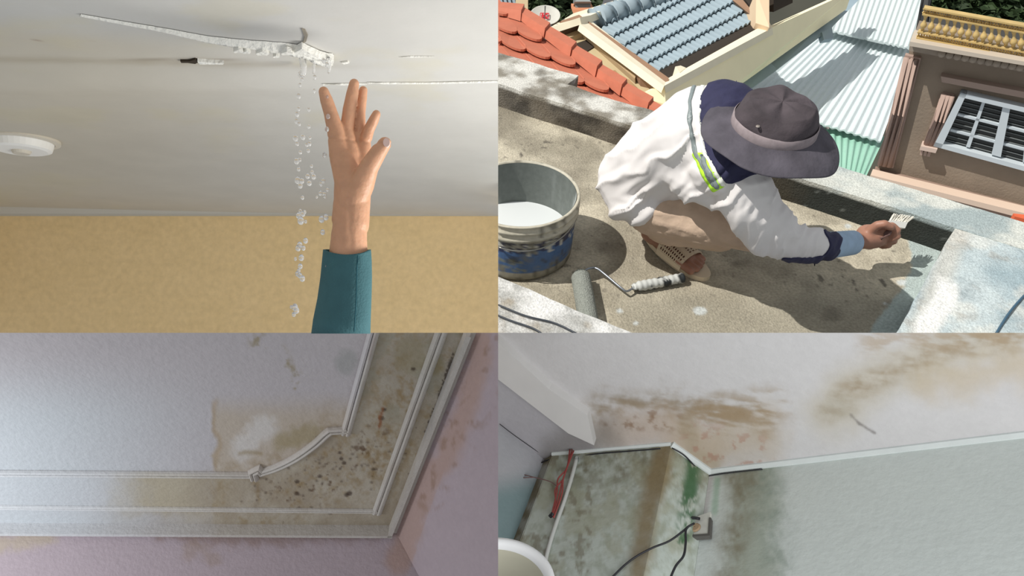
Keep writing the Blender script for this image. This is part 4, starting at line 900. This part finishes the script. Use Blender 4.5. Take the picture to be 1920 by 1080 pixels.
bplast = mat('lilac_plaster', rough=.75, nz=.035, ns=60, bump=.25, bs=90, attr=True)
# ceiling grid laid out over the polygon corner: left/top boundaries beyond the frame
BQ = [(-60, 612), (886, 612), (738, 992), (-60, 988)]
ga = [PCB(*q) for q in BQ]
def cb(u, v): return PCB(*bil(BQ, u, v))
V, Fc, col = gridslab(cb, 330, 150, -NB * .06, bcol)
tag(mesh('ceiling', V, Fc, bplast, col=col), 'damp stained lilac white ceiling with plaster mouldings', kind='structure')
def pcol(P):
    px, py, d = proj(P); c = np.tile(s2l((170, 154, 160)), (len(P), 1)) * (.97 + .06 * fb2(px, py, .04, 3)[:, None]); wob2 = (stain_noise(px, py, 20, 7) - .5) * 34
    left = py > 984
    m = sst(34, 6, segd(px, py, [(300, 990), (420, 1003), (520, 1000), (700, 992)]) + wob2 * 1.1) * left; c = mix(c, s2l((134, 106, 92))[None], m * .6)
    m = sst(26, 4, segd(px, py, [(0, 1020), (60, 1012), (90, 1005)]) + wob2) * left; c = mix(c, s2l((176, 160, 128))[None], m * .5)
    m = sst(22, 4, segd(px, py, [(350, 1040), (370, 1025), (400, 1048)]) + wob2) * left; c = mix(c, s2l((150, 126, 108))[None], m * .4)
    m = sst(40, 12, segd(px, py, [(905, 640), (885, 740), (840, 860), (800, 900), (775, 960), (770, 1000), (750, 1050)]) + wob2 * .8 + (px > 840 - (py - 860) * .35) * 8); c = mix(c, s2l((168, 134, 116))[None], m * .6)
    m = sst(.55, .7, stain_noise(px, py, 20, 21)) * sst(70, 10, segd(px, py, [(905, 640), (885, 740), (800, 920)])); c = mix(c, s2l((134, 104, 84))[None], m * .6)
    return c
# front wall (below the long moulding) and right wall, meeting in the corner
CN = PCB(738, 991); dn = Q(800, 1130, 2.12) - CN; dn = dn / np.linalg.norm(dn)
W1 = plane3(PCB(-60, 987), CN, CN + dn); W2 = plane3(CN, PCB(884, 616), CN + dn)
W1q = [(-60, 985), (738, 990.5), (812, 1130), (-60, 1130)]; W2q = [(738, 990.5), (884, 616), (1100, 616), (806 + 330, 1130)]
V, Fc, col = gridslab(lambda u, v: W1(*bil(W1q, u, v)), 230, 50, FF * .06, pcol); tag(mesh('wall_front', V, Fc, bplast, col=col), 'dull pink wall under the long plaster moulding', kind='structure')
W2q = [(884, 616), (1100, 616), (900, 1297), (738, 990.5)]
V, Fc, col = gridslab(lambda u, v: W2(*bil(W2q, u, v)), 120, 90, FF * .06 + RR * .02, pcol); tag(mesh('wall_right', V, Fc, bplast, col=col), 'pink water marked wall right of the mouldings', kind='structure')
mold_m = bplast
def moulding(name, path, prof, label, closed=False):
    """sweep profile [(across px-ish metres, drop)] along a pixel path on the ceiling"""
    P = [PCB(x, y) for x, y in path]; V = []; Fc = []; n = len(prof)
    for i, p in enumerate(P):
        t0 = P[i] - P[i - 1] if i > 0 else P[1] - P[0]; t1 = P[i + 1] - P[i] if i < len(P) - 1 else P[i] - P[i - 1]
        t0 = t0 / np.linalg.norm(t0); t1 = t1 / np.linalg.norm(t1); s0 = np.cross(NB, t0); s1 = np.cross(NB, t1); s = s0 + s1; s = s / np.linalg.norm(s); k = 1 / max(.4, s @ s0)
        for (a, h) in prof: V.append(p + s * a * k + NB * h)
    for i in range(len(P) - 1):
        for k in range(n): Fc.append((i * n + k, i * n + (k + 1) % n, (i + 1) * n + (k + 1) % n, (i + 1) * n + k))
    Fc.append(tuple(range(n))); Fc.append(tuple(range((len(P) - 1) * n, len(P) * n)))
    # densify for colour
    V = np.array(V); c = bcol(V); c = mix(c, s2l((206, 202, 202))[None], np.full(len(V), .45))
    return tag(mesh(name, V, Fc, mold_m, col=c, smooth=False), label, kind='structure')
def dens(p, n=14): return [tuple(np.array(p[i]) + (np.array(p[i + 1]) - np.array(p[i])) * k / n) for i in range(len(p) - 1) for k in range(n)] + [p[-1]]
def bead(w, h): return [(-w, -.001), (-w, h * .35), (-w * .72, h * .8), (-w * .4, h), (-w * .1, h * .8), (0, h * .35), (w * .12, h * .8), (w * .45, h), (w * .8, h * .75), (w, h * .3), (w, -.001)]
arc = [(x, y) for x, y, _ in spline([np.array([a, b_, 0.]) for a, b_ in ((484, 886), (520, 874), (556, 856), (590, 832), (612, 812))], 5)]
path1 = dens([(-60, 885), (474, 889)], 30) + [(476, 882), (484, 880)][:0]
moulding('trim_3', path1, bead(.012, .012), 'long inner plaster moulding left of the curved corner')
moulding('trim_4', [(478, 897), (474, 884), (486, 878)] + arc[1:] + [(620, 806), (652, 804)], bead(.012, .013), 'concave curved corner of the inner plaster moulding')
moulding('trim_5', dens([(648, 812), (704, 610)], 12), bead(.013, .012), 'short inner plaster moulding right of the curved corner')
moulding('trim_6', dens([(-60, 949), (708, 957)], 40), bead(.009, .009), 'second long plaster moulding line')
moulding('trim_7', dens([(706, 962), (832, 610)], 16), bead(.014, .009), 'second moulding line rising on the right')
moulding('trim_8', dens([(-60, 984), (738, 989)], 40), [(-.02, -.001), (-.018, .012), (-.01, .016), (.0, .018), (.003, .034), (.0, .036), (.012, .036), (.012, -.001)], 'long crown moulding against the pink wall')
moulding('trim_9', dens([(736, 990), (884, 612)], 16), [(-.022, -.001), (-.02, .012), (-.01, .016), (.0, .018), (.003, .034), (.0, .036), (.012, .036), (.012, -.001)], 'crown moulding rising along the right pink wall')

# ================================================================= PLACE 4 : damp corner (lower right)
place('damp_corner_place', [RR, -UU])
UPD = RR * 601 + UU * 1104 + FF * 1400; UPD /= np.linalg.norm(UPD); DN = -UPD
_, ta, tb = frame_of(UPD); c0 = Q(1330, 885, 2.2)
PD = plane3(c0, c0 + ta, c0 + tb)
def drop(x, y, m): return PD(x, y) + DN * m
def dceil(P):
    px, py, d = proj(P); c = np.tile(s2l((196, 194, 194)), (len(P), 1)) * (.98 + .04 * fb2(px, py, .03, 3)[:, None]); st = lambda s, k: fb2(px, py, 1 / s, 5, k)
    wob = (st(40, 3) - .5) * 60; streak = fb2(px * .5 + py * .9, py * 2.2 - px * .5, 1 / 30, 5, 5)
    # ring stain top right
    rg = segd(px, py, [(1560, 770), (1600, 730), (1660, 700), (1720, 680), (1800, 650), (1960, 620)]) + wob * .6
    m = sst(80, 10, rg); c = mix(c, s2l((178, 168, 144))[None], m * .55)
    m = sst(40, 4, rg) * sst(.30, .74, streak * .6 + st(12, 33) * .4); c = mix(c, s2l((142, 122, 92))[None], m * .7)
    m = sst(60, 0, segd(px, py, [(1740, 720), (1960, 680)]) + wob) ; c = mix(c, s2l((184, 168, 140))[None], m * .55)
    m = sst(50, 0, segd(px, py, [(1640, 640), (1700, 632), (1960, 624)]) + wob * .6) * sst(.4, .6, streak); c = mix(c, s2l((160, 136, 104))[None], m * .5)
    m = sst(5, 0, segd(px, py, [(1596, 778), (1612, 795), (1640, 812)]) + (st(8, 9) - .5) * 7); c = mix(c, s2l((110, 104, 100))[None], m * .7)
    m = sst(36, 8, np.hypot((px - 1570) * .8, (py - 765)) + wob * .4); c = mix(c, s2l((170, 164, 150))[None], m * .5)
    # brown stains near the column, then painted shading at the beam end
    m = sst(54, 4, segd(px, py, [(1115, 775), (1200, 760), (1290, 758), (1380, 772), (1420, 790)]) + wob * .9) * sst(.28, .68, streak * .6 + st(13, 35) * .4); c = mix(c, s2l((138, 120, 92))[None], m * .85)
    m = sst(60, 10, segd(px, py, [(1140, 810), (1240, 800), (1330, 840)]) + wob * .6); c = mix(c, s2l((186, 166, 148))[None], m * .6)
    m = sst(30, 6, segd(px, py, [(1140, 800), (1220, 785), (1265, 790)]) + wob * .4) * sst(.5, .65, st(16, 15)); c = mix(c, s2l((128, 96, 66))[None], m * .7)
    m = sst(26, 4, segd(px, py, [(1290, 790), (1300, 850), (1340, 870)]) + wob * .4); c = mix(c, s2l((150, 138, 116))[None], m * .6)
    m = sst(90, 10, segd(px, py, [(1300, 840), (1420, 820)]) + wob) ; c = mix(c, s2l((178, 162, 140))[None], m * .65)
    m = sst(.57, .65, st(18, 25)) * sst(70, 10, segd(px, py, [(1320, 840), (1400, 850)])); c = mix(c, s2l((166, 124, 106))[None], m * .6)
    m = sst(60, 10, segd(px, py, [(1320, 780), (1430, 770)]) + wob) * sst(.35, .6, streak); c = mix(c, s2l((150, 128, 98))[None], m * .7)
    m = sst(14, 2, segd(px, py, [(1200, 760), (1300, 775), (1380, 782), (1440, 800)]) + wob * .3 - 4) * 0; c = mix(c, s2l((210, 208, 204))[None], m)
    m = sst(-2, 2, (py - 694) - (px - 934) * .79) * sst(1125, 1105, px); c = mix(c, s2l((168, 166, 172))[None], m * .8)
    m = sst(60, 10, segd(px, py, [(1040, 850), (1090, 830), (1130, 815)]) + wob * .5); c = mix(c, s2l((110, 106, 100))[None], m * .6)  # dark shading where the beam ends, put into the ceiling colour
    return c
CQ = [(928, 618), (1960, 618), (1960, 812), (928, 900)]
bp2 = mat('damp_plaster', rough=.85, nz=.03, ns=40, bump=.15, bs=70, attr=True)
# ceiling outline: left part behind column, so use a big quad to the right wall line and beyond
V, Fc, col = gridslab(lambda u, v: PD(*bil([(925, 615), (1965, 615), (1965, 812), (925, 936)], u, v)), 340, 120, UPD * .06, dceil)
tag(mesh('ceiling', V, Fc, bp2, col=col), 'grey ceiling with brown ring stains above the damp corner', kind='structure')
def vwall(name, e0_, e1_, h, nu, nv, colfn, label, th=None):
    a = PD(*e0_); b2 = PD(*e1_); nrm = np.cross(b2 - a, DN); nrm /= np.linalg.norm(nrm)
    if nrm @ (CC - a) < 0: nrm = -nrm
    V, Fc, col = gridslab(lambda u, v: a + (b2 - a) * u + DN * h * v, nu, nv, -nrm * .05, colfn); o = mesh(name, V, Fc, bp2, col=col); tag(o, label, kind='structure'); return nrm
def wcol(P):
    px, py, d = proj(P); c = np.tile(s2l((206, 213, 209)), (len(P), 1)) * (.98 + .04 * fb2(px, py, .02, 3)[:, None]); st = lambda s, k: fb2(px, py, 1 / s, 5, k)
    wob = (st(50, 3) - .5) * 50; streak = fb2(px * .25 + 9, py * 1.6, 1 / 26, 5, 5)
    m = sst(70, 20, segd(px, py, [(1415, 890), (1410, 1100)]) + wob * .8); c = mix(c, s2l((150, 158, 140))[None], m * .7)
    m = sst(60, 0, segd(px, py, [(1375, 885), (1392, 900), (1388, 960), (1368, 1090)]) + wob * .9) * sst(.25, .7, streak * .4 + st(22, 37) * .35 + st(7, 38) * .25); c = mix(c, s2l((122, 112, 86))[None], m * .9)
    m = sst(60, 0, segd(px, py, [(1440, 890), (1455, 1100)]) + wob * 1.3) * sst(.35, .7, streak * .5 + st(9, 41) * .5); c = mix(c, s2l((132, 146, 134))[None], m * .6)
    m = sst(14, 4, segd(px, py, [(1328, 895), (1318, 960)])); c = mix(c, s2l((186, 180, 180))[None], m * .7)
    m = sst(10, 2, segd(px, py, [(1345, 900), (1340, 960)]) + wob * .1); c = mix(c, s2l((130, 170, 140))[None], m * .5)
    return c
def fcol(P):
    px, py, d = proj(P); c = np.tile(s2l((186, 194, 186)), (len(P), 1)); st = lambda s, k: fb2(px, py, 1 / s, 5, k); wob = (st(40, 3) - .5) * 50
    m = sst(.36, .64, st(30, 7) * .55 + st(9, 43) * .45) * sst(980, 860, py + wob); c = mix(c, s2l((112, 106, 82))[None], m * .9)
    m = sst(.4, .7, st(14, 45)) ; c = mix(c, s2l((140, 146, 126))[None], m * .5)
    m = sst(.5, .62, st(44, 9)); c = mix(c, s2l((156, 156, 132))[None], m * .5)
    m = sst(34, 4, segd(px, py, [(1245, 850), (1215, 960), (1195, 1090)]) + wob * .5); c = mix(c, s2l((132, 112, 76))[None], m * .75)
    m = sst(26, 4, segd(px, py, [(1300, 850), (1290, 960), (1280, 1010)]) + wob * .3) * sst(.36, .5, st(14, 13)) * sst(1240, 1270, px); c = mix(c, s2l((52, 96, 56))[None], m * .9)
    m = sst(.55, .66, st(16, 17)) * (px < 1110); c = mix(c, s2l((120, 112, 92))[None], m * .6)
    return c
nW = vwall('wall_right', (1331, 884), (1990, 806), 1.7, 240, 150, wcol, 'pale green wall right of the damp column')
nS = vwall('wall_side', (1258, 832), (1331, 884.5), 1.7, 60, 200, fcol, 'mouldy narrow side face of the boxed column')
nF = vwall('wall_front', (1036, 851), (1259, 832), 1.7, 120, 200, fcol, 'mouldy green front face of the boxed column')
def lcol(P):
    px, py, d = proj(P); c = mix(s2l((168, 168, 172))[None], s2l((120, 140, 142))[None], sst(880, 940, py + (px - 934) * .2)); return c * (.98 + .04 * fb2(px, py, .03, 3)[:, None])
def pcol2(P):
    px, py, d = proj(P); st = lambda s, k: fb2(px, py, 1 / s, 5, k); c = mix(s2l((150, 150, 142))[None], s2l((112, 104, 84))[None], sst(.4, .6, st(20, 3))); m = sst(30, 10, np.hypot(px - 1015, (py - 950)) + (st(20, 6) - .5) * 30); return mix(c, s2l((178, 180, 180))[None], m * .8)
# side panel of the column that turns away to the left, then the far-left wall
vwall('wall_panel', (1020, 862), (1038, 850.5), 1.7, 40, 120, pcol2, 'stained strip of wall left of the column front')
vwall('wall_left', (890, 762), (1021, 862), 1.7, 60, 120, lcol, 'smooth grey blue wall at the far left of the damp corner')
# beam under the ceiling, upper left
def bq(pts, m, name, label, off):
    pass
bv = [(928, 640), (1096, 812), (1150, 812), (1035, 690)]
beamm = mat('beam_paint', (204, 202, 200), .85, nz=.04, ns=10)
bm0 = [PD(x, y) + DN * h for x, y, h in ((900, 600, .0), (900, 690, .0), (1120, 826, .0), (1128, 818, 0))]
V, Fc = prism([PD(x, y) for x, y in ((925, 616), (1035, 718), (1106, 766), (1118, 822), (1070, 800), (925, 688))], DN * .03)
tag(mesh('beam', V, Fc, beamm), 'boxed plaster beam crossing the ceiling to the column', kind='structure')
# cornice strips
crm = mat('cornice_white', (206, 212, 210), .7, nz=.05, ns=20)
def corn(name, e0_, e1_, nrm, label, r_=.012):
    a = PD(*e0_); b2 = PD(*e1_); V, Fc = prism([a + nrm * 0, a + nrm * r_ * 1.3, a + nrm * r_ * 1.3 + DN * r_ * .6, a + nrm * r_ * .5 + DN * r_ * 1.5, a + DN * r_ * 1.5], b2 - a); tag(mesh(name, V, Fc, crm), label, kind='structure')
corn('trim_10', (1331, 884), (1990, 806), nW, 'white cornice strip above the pale green wall', .009)
corn('trim_11', (1258, 832), (1331, 884), nS, 'white cornice strip over the column side', .010)
corn('trim_12', (1036, 851), (1259, 832), nF, 'white cornice strip over the column front', .006)
# wires
blk = mat('black_wire', (38, 38, 42), .5); rdw = mat('red_wire', (150, 70, 66), .6); wht = mat('white_conduit', (192, 194, 190), .6)
def onv(e0_, e1_, off=.0):
    a = PD(*e0_); b2 = PD(*e1_); p = plane3(a, b2, a + DN); return lambda x, y, o=0.: p(x, y, off + o)
fF = onv((1036, 851), (1259, 832), .006); fS = onv((1258, 832), (1331, 884.5), .006); fW = onv((1331, 884), (1990, 806), .006); fL = onv((890, 762), (1021, 862), .01)
def wire(name, f, pts, m, r_, label, parent=None, group=None):
    V, Fc = tube(spline([f(*p) for p in pts], 8), r_, 6); o = mesh(name, V, Fc, m, parent, smooth=True)
    if parent is None: tag(o, label, 'wire', group)
    return o
ddf = lambda x, y, o=0.: PD(x, y, .018 + o)
wire('wire', ddf, [(1016, 861), (1030, 855), (1060, 852), (1090, 848), (1130, 842), (1180, 838), (1240, 833)], blk, .0022, 'black wire running along the column top under the cornice')
wire('wire', ddf, [(1016, 860), (1022, 866), (1040, 864), (1075, 857), (1110, 854), (1150, 843), (1200, 836)], blk, .0018, 'slack black wire looping below the column cornice')
wire('wire', ddf, [(1262, 832), (1285, 846), (1310, 872), (1328, 884)], blk, .0022, 'black wire along the top of the column side')
wire('wire', ddf, [(1328, 884.5), (1360, 879), (1430, 871)], blk, .0018, 'thin black wire starting along the right wall cornice')
wire('wire', fL, [(934, 798), (960, 818), (1000, 846), (1022, 860)], blk, .0014, 'thin dark wire on the smooth left wall')
rb_ = root('red_wire_bundle', fF(1050, 975), 'twisted red wires hanging down the left edge of the column', 'wires')
fP = lambda x, y, o=0.: fF(x, y, .01 + o)
for k, pts in enumerate(([(1076, 850), (1068, 880), (1058, 910), (1050, 945), (1040, 976)], [(1072, 850), (1066, 885), (1050, 905), (1048, 930), (1038, 974)], [(1079, 852), (1070, 875), (1060, 905), (1057, 935), (1042, 978)], [(1060, 905), (1045, 925), (1046, 950), (1040, 972)])): wire('wire', fP, pts, rdw, .0024, '', rb_)
V, Fc = tube([fP(1041, 972, .004), fP(1036, 978, .004)], .006, 8); mesh('taped_end', V, Fc, blk, rb_)
wire('wire', fP, [(1050, 920), (1035, 910), (1010, 903), (975, 895), (956, 896), (953, 900), (962, 903), (1005, 902)], mat('pinkgrey_wire', (120, 92, 90), .6), .0016, 'loose loop of thin wire sticking out left of the red wires')
wire('conduit', fF, [(1083, 860), (1074, 895), (1060, 940), (1044, 985), (1030, 1030), (1020, 1075), (1014, 1110)], wht, .006, 'white cable duct down the left edge of the column front')
wire('wire', fF, [(1292, 990), (1278, 1002), (1255, 1018), (1225, 1030), (1195, 1046), (1170, 1065), (1140, 1095)], blk, .0028, 'black wire trailing from the outlet box to the lower left')
wire('wire', fF, [(1303, 984), (1288, 995), (1287, 1020), (1283, 1045), (1268, 1065), (1255, 1095)], blk, .003, 'black wire hanging straight down from the outlet box')
ob = root('outlet_box', fS(1318, 1000), 'open white electrical box with black wires in the damp corner', 'outlet box')
fB = fW
bx = [(1297, 978), (1318, 973), (1339, 966), (1336, 1012), (1302, 1013), (1296, 1000)]
V, Fc = prism([fB(x, y, .0) for x, y in [(1294, 984), (1318, 974), (1336, 968), (1333, 1012), (1304, 1014), (1290, 1000)]], fB(1318, 1000, .012) - fB(1318, 1000)); mesh('box_body', V, Fc, mat('box_white', (206, 206, 198), .6, nz=.1, ns=60), ob)
V, Fc = prism([fB(x, y, .0) for x, y in [(1304, 1012), (1332, 1010), (1334, 980), (1338, 980), (1336, 1014), (1304, 1016)]], fB(1318, 1000, .015) - fB(1318, 1000)); mesh('box_shadow_strip', V, Fc, mat('box_shadow', (92, 90, 86), .8), ob)  # dark strip stands in for the shadow side of the box
V, Fc = lathe(fB(1308, 998, .013), [(.001, .004), (.012, .004), (.016, 0)], 14, fB.__call__(1318, 1000, .03) - fB(1318, 1000)); mesh('socket_hole', V, Fc, mat('box_rust', (164, 140, 112), .8), ob)
V, Fc = tube(spline([fB(1318, 984, .018), fB(1308, 984, .022), fB(1300, 986, .022), fB(1292, 990, .014)], 5), .0042, 8); mesh('wire_joint', V, Fc, blk, ob, smooth=True)
# white round lamp rim at the bottom left
lr = root('round_lamp', Q(950, 1110, 1.2), 'white round lamp rim cropped at the bottom left of the damp corner', 'lamp')
lc = Q(928, 1098, 1.2); lax = UU * .89 - FF * .45
V, Fc = lathe(lc, [(.082, .0), (.094, .0), (.098, .006), (.096, .014), (.088, .016), (.082, .010), (.082, .0)], 60, lax); mesh('rim', V, Fc, mat('lamp_white', (236, 236, 236), .4), lr, smooth=True)
V, Fc = lathe(lc, [(.083, .006), (.085, -.02), (.07, -.08), (.001, -.09)], 60, lax); mesh('shade', V, Fc, mat('lamp_shade', (196, 192, 172), .6), lr, smooth=True)
